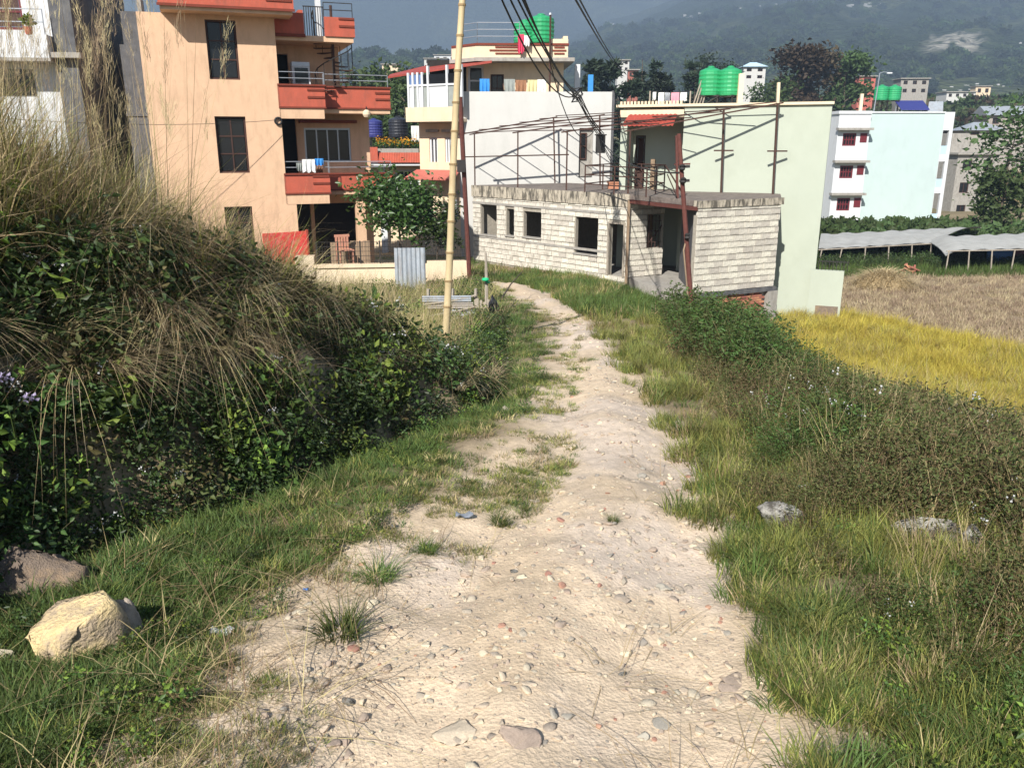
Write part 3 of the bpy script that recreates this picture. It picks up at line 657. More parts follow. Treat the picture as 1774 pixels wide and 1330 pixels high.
o = empty('flower_trough', w, FB.a, 'trough of orange marigolds on the red tiled terrace', 'planter'); MB().box(-1.0, -.15, -.12, 1.0, .15, .12).build('trough', M['grey_concrete'], o); trough = o
MB().box(FB.su(655, 300), .3, -3.6, FB.su(655, 300) + .3, .6, FB.zz(690, 288)).build('pillar', M['white_paint'], bh)

# ---------------------------------------------------------------- cream and white house in the middle
F = Fac(*at(797, 300, 38.5).xy, 2)
ch = facroot('cream_white_house', F, 'cream house with a blank white side wall and roof room with red tin awning', 'house')
wt = F.zz(930, 159); sE = F.su(1058, 250)
dk = rect(F, 1003, 222, 1027, 308)
MB().wall(0, sE, -3.8, wt, 0, .25, [dk]).box(sE - .25, .25, -3.8, sE, 9, wt).build('side_wall', M['white_wall'], ch)
MB().box(dk[0], .2, dk[2], dk[1], .24, dk[3]).build('recess', M['grey_concrete'], ch); win(ch, dk[0] + .05, dk[0] + .35, dk[2] + .8, dk[3] - .2, .12, 'dark_wood', 1, 2, single=True)
MB().box(sE, .05, -3.8, sE + .12, .3, wt + .05).build('downpipe', M['dark_concrete'], ch)
# street face turning away to the left
FS = Fac(F.o[0], F.o[1], 150)               # runs leftwards and back
def sface(px, py, off=0): 
    s_, z_ = FS.uv(px, py, off); return s_, z_
def SF(s_, off, z): v = FS.world(s_, off, z); d = v - Vector((F.o[0], F.o[1], 0)); ca, sa = math.cos(-F.a), math.sin(-F.a); return (d.x * ca - d.y * sa, d.x * sa + d.y * ca, z)
sl1 = sface(727, 260)[0]; SLAB = sface(740, 212)[1]
rs_ = Matrix.Translation((0, 0, 0))
st = bpy.data.objects.new('street_wing', None); COL.objects.link(st)
st.parent = ch; st.rotation_euler = (0, 0, FS.a - F.a)
wa = [sface(758, 260)[0], sface(744, 260)[0], sface(750, 281)[1], sface(750, 238)[1]]; wb = [sface(782, 260)[0], sface(771, 260)[0], wa[2], wa[3]]
wc = [sface(795, 340)[0] + .1, sface(782, 350)[0], sface(788, 385)[1], sface(788, 345)[1]]
# built straight into the house's own axes so that each piece is a part of the house
bpy.data.objects.remove(st)
def SB(mb, s0, s1, o0, o1, z0, z1):          # a box along the street face
    P = [SF(s0, o0, 0), SF(s1, o0, 0), SF(s1, o1, 0), SF(s0, o1, 0)]
    area = sum(P[i][0] * P[(i + 1) % 4][1] - P[(i + 1) % 4][0] * P[i][1] for i in range(4))
    if area < 0: P.reverse()
    mb.prism([(q[0], q[1]) for q in P], z0, z1)
def swall(mb, s0, s1, z0, z1, o0, o1, holes):
    xs_ = sorted(set([s0, s1] + [h[i] for h in holes for i in (0, 1)])); zs_ = sorted(set([z0, z1] + [h[i] for h in holes for i in (2, 3)]))
    for i in range(len(xs_) - 1):
        for j in range(len(zs_) - 1):
            cx, cz = (xs_[i] + xs_[i + 1]) / 2, (zs_[j] + zs_[j + 1]) / 2
            if not any(h[0] < cx < h[1] and h[2] < cz < h[3] for h in holes): SB(mb, xs_[i], xs_[i + 1], o0, o1, zs_[j], zs_[j + 1])
holes = [wa, wb, wc]
b = MB(); swall(b, .0, sl1, -3.8, SLAB - .02, .0, -.22, holes); b.build('street_wall', M['cream'], ch)
for h in holes:
    f = MB(); SB(f, h[0], h[0] + .08, -.06, -.14, h[2], h[3]); SB(f, h[1] - .08, h[1], -.06, -.14, h[2], h[3]); SB(f, (h[0] + h[1]) / 2 - .04, (h[0] + h[1]) / 2 + .04, -.06, -.14, h[2], h[3]); SB(f, h[0] + .08, h[1] - .08, -.06, -.14, h[3] - .08, h[3])
    fo = f.build('window', M['white_paint'], ch); g = MB(); SB(g, h[0] + .08, h[1] - .08, -.15, -.17, h[2], h[3] - .09); g.build('pane', M['glass'], fo)
    g = MB(); SB(g, h[0] - .1, h[1] + .1, .12, .001, h[3] + .22, h[3] + .34); g.build('window_hood', M['grey_concrete'], ch)
bz0, bz1 = SLAB, sface(740, 186, .8)[1]
sl2 = sface(703, 200, .9)[0]
b = MB(); SB(b, -.3, sl2, .9, .78, bz0, bz1); SB(b, sl2 - .12, sl2, .779, -.3, bz0, bz1); SB(b, -.3, sl2 - .121, .779, -4, bz0, bz0 + .14); b.build('balcony', M['cream'], ch)
aw = MB(); az = sface(760, 305, .5)[1]
P = [SF(0, 0, az + .25), SF(sl1 + .2, 0, az + .25), SF(sl1 + .2, 1.0, az - .1), SF(-.3, 1.0, az - .1)]
aw.quad(*P); aw.quad(*[(p[0], p[1], p[2] - .06) for p in reversed(P)]); 
for i in range(4): j = (i + 1) % 4; aw.quad(P[j], P[i], (P[i][0], P[i][1], P[i][2] - .06), (P[j][0], P[j][1], P[j][2] - .06))
aw.build('red_awning', M['pink_tin'], ch)
# sunroom glazing above the balcony
gz1_ = sface(760, 128, .5)[1]; b = MB()
cols = [sface(px, 150, .4)[0] for px in (708, 716, 724, 732, 742, 775, 800)]
for k, s_ in enumerate(cols): SB(b, s_ - .05, s_ + .05, .45, .35, bz1, gz1_ + (.35 if k > 3 else .1))
SB(b, cols[-1], cols[0], .46, .34, bz1 + .9, bz1 + .98); sg = b.build('sunroom_frame', M['white_paint'], ch)
for k in range(len(cols) - 1):
    g = MB(); SB(g, cols[k + 1] + .06, cols[k] - .06, .41, .39, bz1 + .99, gz1_); g.build('pane', M['glass'] if k > 2 else M['steel_blue'], sg)
    g = MB(); SB(g, cols[k + 1] + .06, cols[k] - .06, .41, .39, bz1, bz1 + .89); g.build('lower_panel', M['cloth_grey'] if k % 2 else M['white_paint'], sg)
# roof room
f0, f1 = F.su(838, 140, 2.2), F.su(976, 140, 2.2); z0_ = wt - .9; z1_ = F.zz(900, 103, 2.2)
door = (F.su(850, 145, 2.2), F.su(873, 145, 2.2), z0_, F.zz(860, 129, 2.2)); wn = (F.su(811, 145, 2.2), F.su(838, 145, 2.2), F.zz(825, 158, 2.2) - .2, F.zz(825, 114, 2.2))
MB().wall(F.su(808, 140, 2.2), f1, z0_, z1_, 2.2, .2, [door, wn]).box(f1 - .2, 2.4, z0_, f1, 8, z1_).build('roof_room', M['cream'], ch)
MB().box(F.su(740, 140, 2.2), 2.6, z0_, F.su(808, 140, 2.2) - .01, 2.7, z1_).box(F.su(810, 140, 2.2), 3, z0_, f1 - .3, 3.1, z1_).build('shade_backing', M['room_shade'], ch)  # dark slabs painted as the shade inside the roof room
win(ch, *wn, 2.25, 'white_paint', 1, 2, fw=.1); win(ch, *door, 2.25, 'dark_wood', 2, 3, fw=.06, name='door')
# roof parapet (faceted)
pz0, pz1 = F.zz(900, 100, 1.3), F.zz(900, 79, 1.3)
q0, q1, q2, q3 = F.su(782, 95, 2.4), F.su(826, 90, 1.3), F.su(984, 90, 1.3), F.su(955, 90, 1.3)
p = MB().prism([(q0, 2.6), (q1, 1.3), (q2, 1.3), (q2, 1.45), (q1 + .05, 1.45), (q0, 2.8)], pz0, pz1).build('parapet', M['cream'], ch)
MB().prism([(q0, 2.55), (q1 - .02, 1.25), (q2 + .04, 1.25), (q2 + .04, 1.5), (q1 + .05, 1.5), (q0, 2.85)], pz1 + .001, pz1 + .09).build('coping', M['terracotta_dark'], p)
MB().prism([(q0 - .1, 2.5), (q1 - .02, 1.2), (q2 + .3, 1.2), (q2 + .3, 8), (q0, 8)], pz0 - .16, pz0 - .002).build('roof_slab', M['grey_concrete'], ch)
MB().box(q3, 1.28, pz1 + .09, q2, 1.5, F.zz(970, 68, 1.3)).box(q2 - .2, 1.5, pz0, q2, 5, F.zz(970, 62, 1.3)).build('stair_parapet', M['cream'], ch)
g = MB()
for (xa, xb, k0) in ((858, 905, 0), (848, 912, 1), (858, 905, 2), (960, 978, 0), (957, 981, 1), (960, 978, 2)):
    z = pz0 + .14 + .13 * k0; MB().box(F.su(xa, 90, 1.3), 1.26, z, F.su(xb, 90, 1.3), 1.298, z + .06).build('groove_trim', M['terracotta_dark'], p)
railing(ch, [(F.su(795, 85, 2.4), 2.3, pz1 + .1), (q1 + .03, 1.37, pz1 + .1), (F.su(900, 85, 1.37), 1.37, pz1 + .1)], .85, 3, M['steel'], .02, 2.2)
# red tin roof over the sunroom
P = [at(676, 131, 43.2), at(740, 112, 41.6), at(850, 104, 40.6), at(852, 108, 40.5), at(795, 116, 39.6), at(676, 134, 42.8)]
def tinroof(pts, th, name, m, root):
    b = MB(); iv = Matrix.Rotation(-F.a, 4, 'Z') @ Matrix.Translation((-F.o[0], -F.o[1], 0)); Q = [iv @ p for p in pts]; n = len(b.v); k = len(Q)
    b.v += [tuple(p) for p in Q] + [(p.x, p.y, p.z - th) for p in Q]; b.f.append(tuple(range(k))); b.f.append(tuple(reversed(range(k, 2 * k))))
    for i in range(k): b.f.append((i, k + i, k + (i + 1) % k, (i + 1) % k))
    return b.build(name, M[m], root)
tinroof([at(672, 133, 42.0), at(742, 122, 39.3), at(852, 106, 39.3), at(850, 101, 41.5), at(742, 113, 42.2), at(676, 129, 43.6)], .08, 'tin_roof', 'red_tin', ch)
for px, lab, r_, h_ in ((909, 'narrow green water tank on the cream house roof, left one', .5, 1.0), (937, 'larger green water tank on the cream house roof beside the narrow one', .6, 1.25)):
    tank(*F.world(F.su(px, 70, 3), 3.0, F.zz(px, 76, 3)), r_, h_, 'tank_green', lab, 'green tanks on the cream house', .8)
w = F.world(F.su(953, 90, 1.1), 1.1, wt - .5); o = empty('roof_pole', w, 0, 'thin dark pole rising past the cream house roof', 'pole'); MB().tube([(0, 0, 0), (0, 0, F.zz(953, 28, 1.1) - w.z)], .05, 6).build('shaft', M['rust'], o); MB().lathe([(.02, 0), (.09, .04), (.06, .12), (.02, .14)], 8, (0, 0, F.zz(953, 28, 1.1) - w.z)).build('finial', M['steel'], o)
GL = 'laundry drying on the white house terrace'
for (x0, x1, y0, y1, m, lab) in ((831, 848, 137, 160, 'bright_blue', 'blue and white cloth at the left end of the terrace laundry'), (873, 892, 138, 163, 'cloth_grey', 'grey green shirt on the terrace laundry line'), (893, 912, 139, 162, 'cloth_brown', 'brown patterned cloth between the grey shirt and the yellow cloth'), (914, 931, 139, 163, 'cloth_yellow', 'pale yellow cloth on the terrace laundry line'), (931, 946, 138, 160, 'cloth_white', 'white shirt beside the pale yellow cloth on the terrace')):
    laundry_on(F, x0, x1, y0, y1, .5, 'hanging_laundry', m, lab, GL)
laundry_on(F, 897, 908, 60, 92, 1.0, 'hanging_laundry', 'cloth_red', 'bright pink red cloth hung on the roof railing below the green tank', None)
laundry_on(F, 908, 918, 62, 80, 1.0, 'hanging_laundry', 'cloth_white', 'white cloth beside the pink red cloth on the roof railing', None)
for px, m, lab in ((1000, 'white_paint', 'white concrete post at the right end of the white house terrace'), (1023, 'bright_blue', 'blue painted post behind the white house')):
    w = F.world(F.su(px, 140, 3), 3, 2); o = MB().box(-.12, -.12, 0, .12, .12, F.zz(px, 112 if px < 1010 else 130, 3) - 2).build('terrace_post', M[m], None, w); tag(o, lab, 'post')
# ---------------------------------------------------------------- unfinished concrete block shed
A_ = Vector((-1.67, 36.0, 0)); B_ = Vector((4.12, 29.7, 0)); C_ = Vector((5.79, 26.3, 0)); D_ = at(1347, 418, 27.9); D2 = at(1352, 338, 29.9); A2 = at(985, 318, 38)
RZ, FZ0 = -.17, -3.1
FL = Fac(A_.x, A_.y, math.degrees(math.atan2(B_.y - A_.y, B_.x - A_.x))); LL = (B_ - A_).to_2d().length
FR = Fac(C_.x, C_.y, math.degrees(math.atan2(D_.y - C_.y, D_.x - C_.x))); LR = (D_ - C_).to_2d().length
FT = Fac(B_.x, B_.y, math.degrees(FR.a))
shed = empty('block_shed', (0, 0, 0), 0, 'unfinished whitewashed concrete block shed with open windows and doorways', 'building')
unit = MB().box(0, 0, 0, 1, 1, 1).mesh('concrete_block', M['block'])
BLOCKS = []
def blockwall(F, s0, s1, z0, z1, holes, first_rows=True):
    row = 0; z = z0
    while z < z1 - .05:
        h = min(.2, z1 - z); s = s0 - (.2 if row % 2 else 0) - rng.uniform(0, .03)
        while s < s1 - .02:
            w = .4 * rng.uniform(.9, 1.05); segs = [(max(s, s0), min(s + w, s1))]
            for hh in holes:
                if hh[2] < z + h / 2 < hh[3]:
                    ns = []
                    for a, b in segs:
                        if b <= hh[0] or a >= hh[1]: ns.append((a, b)); continue
                        if a < hh[0]: ns.append((a, hh[0]))
                        if b > hh[1]: ns.append((hh[1], b))
                    segs = ns
            for a, b in segs:
                if b - a > .05:
                    zj = .009 + rng.uniform(0, .012)
                    BLOCKS.append((F, a + .012, b - .010, z + zj, z + h - .008, rng.uniform(-.014, .012)))
            s += w
        z += h; row += 1
hL = [rect(FL, 833, 356, 860, 408), rect(FL, 877, 362, 890, 409), rect(FL, 907, 367, 937, 412), rect(FL, 996, 377, 1035, 441), rect(FL, 1055, 388, 1080, 486)]
hL[4] = (hL[4][0], min(hL[4][1], LL - .15), FZ0, hL[4][3])
ztop = -.62
FTE = FT.su(1150, 400); hT = [(FT.su(1121, 400), FTE - .02, -2.1, -.9)]
for F, s1, holes in ((FL, LL, hL), (FR, LR, []), (FT, FTE, hT)):
    b = MB()
    b.wall(0, s1, FZ0 - (.0 if F is not FL else .5), ztop if F is not FT else RZ - .17, .025, .15, holes)
    o = b.build('mortar_wall', M['mortar'], shed, (F.o[0], F.o[1], 0)); o.rotation_euler = (0, 0, F.a)
blockwall(FR, 0, LR, FZ0, ztop + .26, [])
blockwall(FT, 0, FTE, FZ0, RZ - .17, hT)
nR = len(BLOCKS)
blockwall(FL, 0, LL, FZ0 - .2, ztop, [(a - .02, b + .02, c - .02, d + .08) for a, b, c, d in hL])
left = sorted(BLOCKS[nR:], key=lambda q: -q[1]); BLOCKS = BLOCKS[:nR] + left
rest = MB()
for i, (F, a, b, z0, z1, dy) in enumerate(BLOCKS):
    w = F.world(a, dy - .012, z0)
    if i < 300:
        o = link('concrete_block', unit, shed, w); o.rotation_euler = (0, rng.uniform(-.01, .01), F.a); o.scale = (b - a, .09, z1 - z0)
    else:
        P = [F.world(s_, o_y, 0) for s_, o_y in ((a, dy - .012), (b, dy - .012), (b, .08), (a, .08))]; rest.prism([(p.x, p.y) for p in P], z0, z1)
if rest.v: tag(rest.build('concrete_blocks', M['block'], shed), None, None, None, 'stuff')
def fbox(F, root, name, m, s0, s1, y0, y1, z0, z1):
    o = MB().box(s0, y0, z0, s1, y1, z1).build(name, M[m], root, (F.o[0], F.o[1], 0)); o.rotation_euler = (0, 0, F.a); return o
fbox(FL, shed, 'ring_beam', 'old_concrete', -.03, LL + .02, -.05, .2, ztop, RZ - .002)
fbox(FR, shed, 'ring_beam', 'old_concrete', -.02, LR + .1, -.04, .2, RZ - .22, RZ - .001)
for F, z, s1, cut in ((FL, hL[0][3] + .04, hL[4][0] - .02, None),): fbox(F, shed, 'lintel_band', 'grey_concrete', 0, s1, -.028, .02, z, z + .09)
fbox(FL, shed, 'sill_band', 'grey_concrete', 0, hL[4][0] - .08, -.03, .02, hL[0][2] - .12, hL[0][2] - .03)
for h in hL[:4]: fbox(FL, shed, 'sill', 'grey_concrete', h[0] - .05, h[1] + .05, -.06, .19, h[2] - .03, h[2] + .025)
h = hL[4]
for s0, s1, z0, z1 in ((h[0] - .07, h[0], FZ0, h[3]), (h[1], h[1] + .07, FZ0, h[3]), (h[0] - .07, h[1] + .07, h[3] + .001, h[3] + .07)): fbox(FL, shed, 'door_frame', 'grey_timber', s0, s1, -.05, .1, z0, z1)
MB().prism([(p.x, p.y) for p in (A_, B_, C_, D_, D2, A2)], RZ - .17, RZ).build('roof_slab', M['roof_concrete'], shed)
fp = [B_ + Vector((.1, .3, 0)), B_ + Vector((.3, -.9, 0)), C_ + Vector((.2, -.1, 0)), C_ + Vector((.35, .25, 0)), D2, A2 + Vector((0, -.5, 0)), A_ + Vector((.6, .2, 0))]
MB().prism([(p.x, p.y) for p in fp], -4.9, FZ0 - .01).build('floor_slab', M['grey_concrete'], shed)
b = MB()
for p, q in ((D_, D2), (A2, A_)):
    d_ = (q - p).to_2d(); F = Fac(p.x, p.y, math.degrees(math.atan2(d_.y, d_.x))); o = MB().wall(0.2, d_.length - .1, FZ0, RZ - .171, .05, .15).build('rear_wall', M['mortar'], shed, (p.x, p.y, 0)); o.rotation_euler = (0, 0, F.a)
d_ = (A2 - D2).to_2d(); o = MB().wall(0.1, d_.length - .1, FZ0, RZ - .171, .05, .15, [(1.5, 3.4, -2.4, -.7)]).build('rear_wall', M['mortar'], shed, (D2.x, D2.y, 0)); o.rotation_euler = (0, 0, math.atan2(d_.y, d_.x))
# inner wall of the porch room, going back from the near corner
d_ = Vector((.06, .998)); o = MB().wall(.1, 3.4, FZ0, RZ - .171, -.15, .15).build('inner_wall', M['dark_concrete'], shed, (C_.x, C_.y, 0)); o.rotation_euler = (0, 0, math.atan2(d_.y, d_.x))  # dark colour stands in for the shade under the porch roof
MB().bar(B_ + Vector((.0, -.06, RZ - .24)), C_ + Vector((0, 0, RZ - .24)), .12).build('porch_beam', M['rust_red'], shed)
MB().bar(B_ + Vector((-.03, -.12, -3.3)), B_ + Vector((-.03, -.12, RZ - .18)), .09).build('porch_post', M['timber'], shed)
b = MB()
for k in range(6): w0 = FT.world(hT[0][0] + (FTE - hT[0][0]) * k / 5, .1, -2.1); b.bar(w0, w0 + Vector((0, 0, 1.15)), .025)
for z in (-1.9, -1.5, -1.15): b.bar(FT.world(hT[0][0], .1, z), FT.world(FTE, .1, z), .02)
b.bar(FT.world(hT[0][0], .11, -2.1), FT.world(FTE, .11, -1.3), .03); b.build('window_bars', M['rust'], shed)
# brick footing under the near wall
fbox(FR, shed, 'footing', 'grey_concrete', -.3, LR + .05, .1, .5, -5.2, FZ0 - .02)
fbox(FR, shed, 'plinth_band', 'dark_concrete', -.35, LR + .06, -.08, .1, FZ0 - .14, FZ0 - .012)
fbox(FR, shed, 'corner_pier', 'grey_concrete', LR - .3, LR + .12, -.1, .12, -5.2, FZ0 - .145)
bu = MB().box(0, 0, 0, 1, 1, 1).mesh('brick', M['brick'])
for r_ in range(14):
    for k in range(10):
        s0 = 1.05 + .23 * k + (.115 if r_ % 2 else 0)
        if s0 > LR - .5 or rng.random() < .08: continue
        o = link('brick', bu, shed, FR.world(s0, .02 - rng.uniform(0, .02), FZ0 - .22 - .078 * r_)); o.rotation_euler = (0, 0, FR.a); o.scale = (.215, .12, .065)

# ---------------------------------------------------------------- bare steel roof frame on the shed
fr = empty('steel_roof_frame', (0, 0, 0), 0, 'rusty steel posts and rafters of an unroofed frame on the block shed', 'steel frame')
tops = []; 
for px, py in ((823, 232), (897, 229), (981, 228), (1088, 226)):
    s_ = FL.su(px, 330, .2); z_ = FL.zz(px, py, .2); p = FL.world(s_, .2, RZ - .01); q = FL.world(s_, .2, z_)
    MB().bar(p, q, .055).build('post', M['rust'], fr); tops.append(q)
backs = []
for px, py, d in ((959, 204, 38), (1039, 200, 36), (1135, 195, 33.8), (1254, 190, 30.6), (1347, 180, 29.75)):
    q = at(px, py, d); p = Vector((q.x + .1, q.y, RZ - .01)); MB().bar(p, q, .06).build('post', M['rust'], fr); backs.append(q)
q = backs[4]; MB().bar(q + Vector((0, 0, .02)), at(1349, 143, 29.75), .09).build('post_stub', M['paleplaster'], fr)
p = at(1173, 352, 27.6); MB().bar(Vector((p.x, p.y, RZ)), at(1172, 235, 27.6), .075).build('post', M['rust_red'], fr)
raf = []
start = tops[0] + (tops[0] - tops[1]) * .35
for a, c in ((start, backs[0]), (tops[0], backs[1]), (tops[1], backs[2]), (tops[2], backs[3]), (tops[3], backs[4])):
    e = (c - a) * .04; raf.append((a - e, c + e)); MB().bar(a - e, c + e, .05).build('rafter', M['rust'], fr)
for t in (.02, .22, .42, .62, .82, .985):
    pts = [a.lerp(c, t) + Vector((0, 0, .06)) for a, c in raf]; MB().tube(pts, .018, 5).build('purlin', M['rust'], fr)
b = MB().tube([FL.world(-.8, .2, FL.zz(850, 273, .2)), FL.world(FL.su(985, 270, .2), .2, FL.zz(985, 268, .2))], .025, 5); b.build('tie_bar', M['rust'], fr)
for px, py, d in ((1135, 257, 33.8), (1254, 261, 30.6), (1347, 262, 29.75)):
    p = at(px, py, d); MB().bar(p + Vector((-.35, 0, 0)), p + Vector((.35, .05, 0)), .05).build('cleat', M['rust'], fr)
MB().bar(at(1172, 236, 27.7), at(1172, 340, 29.5), .05).bar(at(1168, 285, 27.7), at(1196, 284, 27.6), .05).build('brace', M['rust_red'], fr)
rl = empty('roof_railing', (0, 0, 0), 0, 'low rusty pipe railing on the flat roof of the block shed', 'railing')
def rp(px, py): r = ray(px, py); t = (RZ - EYE) / r[2]; return Vector((r[0] * t, r[1] * t, RZ))
P = [rp(1013, 333), rp(1119, 342), rp(1150, 331)]; P2 = [rp(1150, 331), rp(1072, 325), rp(1013, 333)]
for PP in (P, P2):
    for i in range(len(PP) - 1):
        for k in range(3):
            p = PP[i].lerp(PP[i + 1], k / 2); 
            if k < 2: MB().bar(p, p + Vector((0, 0, .95)), .045).build('post', M['rust'], rl)
    for z in (.3, .62, .94): MB().tube([p + Vector((0, 0, z)) for p in PP], .022, 5).build('rail', M['rust'], rl)
MB().bar(rp(1150, 331) + Vector((0, 0, .94)), rp(1185, 345) + Vector((0, 0, .1)), .04).bar(rp(1150, 331) + Vector((.1, 0, .6)), rp(1172, 345) + Vector((0, 0, .1)), .03).build('stair_rail', M['rust'], rl)
o = tag(MB().box(-.25, -.15, 0, .25, .15, .22).box(-.28, -.18, .22, .28, .18, .26).build('brick_plinth', M['brick'], None, rp(1064, 327)), 'small brick stub on the shed roof beside the railing', 'plinth')

# ---------------------------------------------------------------- pale green house behind the shed
F = Fac(*at(1180, 300, 31.5).xy, -22)
gh = facroot('pale_green_house', F, 'pale green house with a tall blank side wall and porch with red awning', 'house')
gt = F.zz(1300, 183); sE = F.su(1430, 300)
MB().wall(0, sE, -5.2, gt, 0, .25).build('side_wall', M['green_wall'], gh)
MB().prism([(sE - .25, .251), (sE, .251), (sE - .9, 9), (sE - 1.2, 9)], -5.2, gt - .002).build('return_wall', M['green_wall'], gh)
MB().prism([(F.su(1084, 280, 1.2) - .1, -.10), (sE + .06, -.10), (sE - .85, 9), (F.su(1084, 280, 1.2) - .1, 9)], gt, gt + .09).build('roof_slab', M['paleplaster'], gh)
MB().box(F.su(1408, 500) - .1, -.3, -5.3, F.su(1460, 495), -.1, F.zz(1440, 467)).build('yard_wall', M['green_wall'], gh)
MB().box(F.su(1416, 500), -.35, -5.3, F.su(1456, 495), -.301, F.zz(1440, 528)).build('dark_footing', M['stone_dark'], gh)  # darker strip along the foot of the yard wall
b = MB()
for k in range(9): s_ = F.su(1419, 455) + .12 * k; b.bar((s_, -.2, F.zz(1440, 467)), (s_, -.2, F.zz(1440, 450)), .025)
b.bar((F.su(1419, 455), -.2, F.zz(1440, 452)), (F.su(1419, 455) + 1, -.2, F.zz(1440, 452)), .03); b.build('yard_railing', M['black_iron'], gh)
s0 = F.su(1086, 280, 1.2); pz0 = F.zz(1130, 345); dor = (F.su(1100, 280, 1.2), F.su(1117, 280, 1.2), pz0 - .5, F.zz(1108, 235, 1.2))
MB().wall(s0, -.01, -4.5, gt - .1, 1.2, .2, [dor]).box(s0, .1, -4.5, s0 + .25, 1.2, gt - .1).build('porch_wall', M['green_wall'], gh); win(gh, *dor, 1.25, 'dark_wood', 1, 1, fw=.06, name='door', back='dark_wood')
wq = rect(F, 1128, 232, 1165, 285, 1.2)
b = MB().box(s0, -.05, gt - .35, -.01, 1.2, gt - .1).build('porch_lintel', M['cream'], gh)
a0, a1 = F.su(1080, 210, -.4), F.su(1170, 210, -.4); t_, b_2 = F.zz(1125, 199, -.1), F.zz(1125, 219, -.8)
P = [(a0 + .12, -.1, t_), (a1, -.1, t_), (a1, -.8, b_2), (a0, -.8, b_2)]
b = MB(); n_ = 22
for k in range(n_):
    t0, t1 = k / n_, (k + 1) / n_; r_ = [tuple(np.array(P[0]) * (1 - t) + np.array(P[1]) * t) for t in (t0, t1)]; q_ = [tuple(np.array(P[3]) * (1 - t) + np.array(P[2]) * t) for t in (t0, t1)]
    o1, o2 = (.03 if k % 2 else 0), (0 if k % 2 else .03)
    b.quad((q_[0][0], q_[0][1], q_[0][2] + o1), (q_[1][0], q_[1][1], q_[1][2] + o2), (r_[1][0], r_[1][1], r_[1][2] + o2), (r_[0][0], r_[0][1], r_[0][2] + o1))
b.build('red_awning', M['red_tin'], gh)
b = MB()
for k in range(int((0 - s0) / .13)): s_ = s0 + k * .13; b.box(s_, -.09, gt + .0905, s_ + .08, -.02, gt + .2)
b.build('baluster_row', M['cream'], gh)
MB().box(F.su(1127, 300, .6), .55, -3, F.su(1134, 300, .6), .7, F.zz(1130, 276, .6)).build('gate_post', M['timber'], gh)
# laundry line, tanks, posts on that roof
lp = []
for px in (1126, 1196):
    w = F.world(F.su(px, 165, 3), 3, gt + .09); h_ = F.zz(px, 158, 3) - w.z; o = MB().tube([w, w + Vector((0, 0, h_))], .03, 6).build('clothes_pole', M['grey_timber']); lp.append(w + Vector((0, 0, h_)))
    tag(o, 'thin clothes line pole on the green house roof, %s of the laundry' % ('left' if px < 1150 else 'right'), 'pole')
tag(MB().tube([lp[0], lp[0].lerp(lp[1], .5) - Vector((0, 0, .05)), lp[1]], .012, 4).build('clothes_line', M['black_cable']), 'clothes line on the roof of the pale green house', 'clothes line')
for x0, x1, y1, m, lab in ((1131, 1137, 174, 'cloth_white', 'small white garment at the left end of the roof clothes line'), (1141, 1151, 181, 'cloth_white', 'larger white shirt on the roof clothes line next to the blue one'), (1152, 1161, 176, 'steel', 'grey blue shirt on the roof clothes line'), (1163, 1177, 182, 'cloth_pink', 'pink shirt on the roof clothes line'), (1179, 1190, 175, 'cloth_white', 'white trousers at the right end of the roof clothes line')):
    laundry_on(F, x0, x1, 160, y1, 3.0, 'hanging_laundry', m, lab, 'laundry on the green house roof')
for px, lab in ((1230, 'left one of two big green water tanks on the pale green house'), (1264, 'right one of two big green water tanks on the pale green house')):
    tank(*F.world(F.su(px, 150, 3.5), 3.5, F.zz(px, 166, 3.5)), .44, 1.06, 'tank_green', lab, 'big green tanks on the pale green house', F.zz(px, 166, 3.5) - gt - .09)
for px, y0 in ((1282, 128),): w = F.world(F.su(px, 160, 3.2), 3.2, gt + .09); tag(MB().box(-.09, -.09, 0, .09, .09, F.zz(px, y0, 3.2) - w.z).build('roof_post', M['paleplaster'], None, w), 'pale concrete post right of the two green tanks', 'post')
b = MB(); w = F.world(F.su(1222, 180, 3), 3, gt + .09)
for k in range(4): b.bar((0 + .12 * k, 0, 0), (.35 + .1 * k, .1, 1.1 + .1 * (k % 2)), .04)
tag(b.build('timber_props', M['grey_timber'], None, F.world(F.su(1200, 180, 3), 3, gt + .09)), 'loose timber props leaning by the green tanks', 'timber')

# ---------------------------------------------------------------- pale blue apartment block
F = Fac(*at(1493, 300, 76).xy, 2)
bb = facroot('blue_apartment_block', F, 'pale blue apartment block with a blank wall and white window bays', 'building')
bt = F.zz(1560, 196); sE = F.su(1623, 300)
MB().wall(0, sE, -8, bt, 0, .3).build('side_wall', M['blue_wall'], bb)
sL = F.su(1444, 300, -.6); sLL = F.su(1424, 300, 1.5)
zf = [(F.zz(1470, y1, -.6), F.zz(1470, y0, -.6)) for y0, y1 in ((231, 253), (287, 309), (343, 365))]
hw = [(F.su(x0, 240, -.6), F.su(x0 + 23, 240, -.6), z0, z1) for x0, (z0, z1) in zip((1460, 1456, 1452), zf)]
hw = [(h[0] + .25 * i, h[1] + .25 * i, h[2], h[3]) for i, h in enumerate(hw)]
MB().wall(sL, -.01, -8, bt - .1, -.6, .25, hw).box(sL, -.35, -8, sL + .25, 6, bt - .1).box(-.26, -.35, -8, -.01, 0, bt - .1).build('window_bay', M['white_paint'], bb)
for h in hw:
    win(bb, *h, -.55, 'maroon', 4, 2, fw=.12, single=True); MB().box(sL - .2, -1.2, h[3] + .25, .1, -.6, h[3] + .45).build('window_hood', M['grey_concrete'], bb)
    f = MB().box(h[1] + .35, -.64, h[2] + .3, h[1] + .95, -.58, h[3]).build('side_window', M['maroon'], bb)
MB().box(sL - .2, -1.2, F.zz(1470, 392, -.6), .1, -.6, F.zz(1470, 388, -.6)).build('window_hood', M['grey_concrete'], bb)
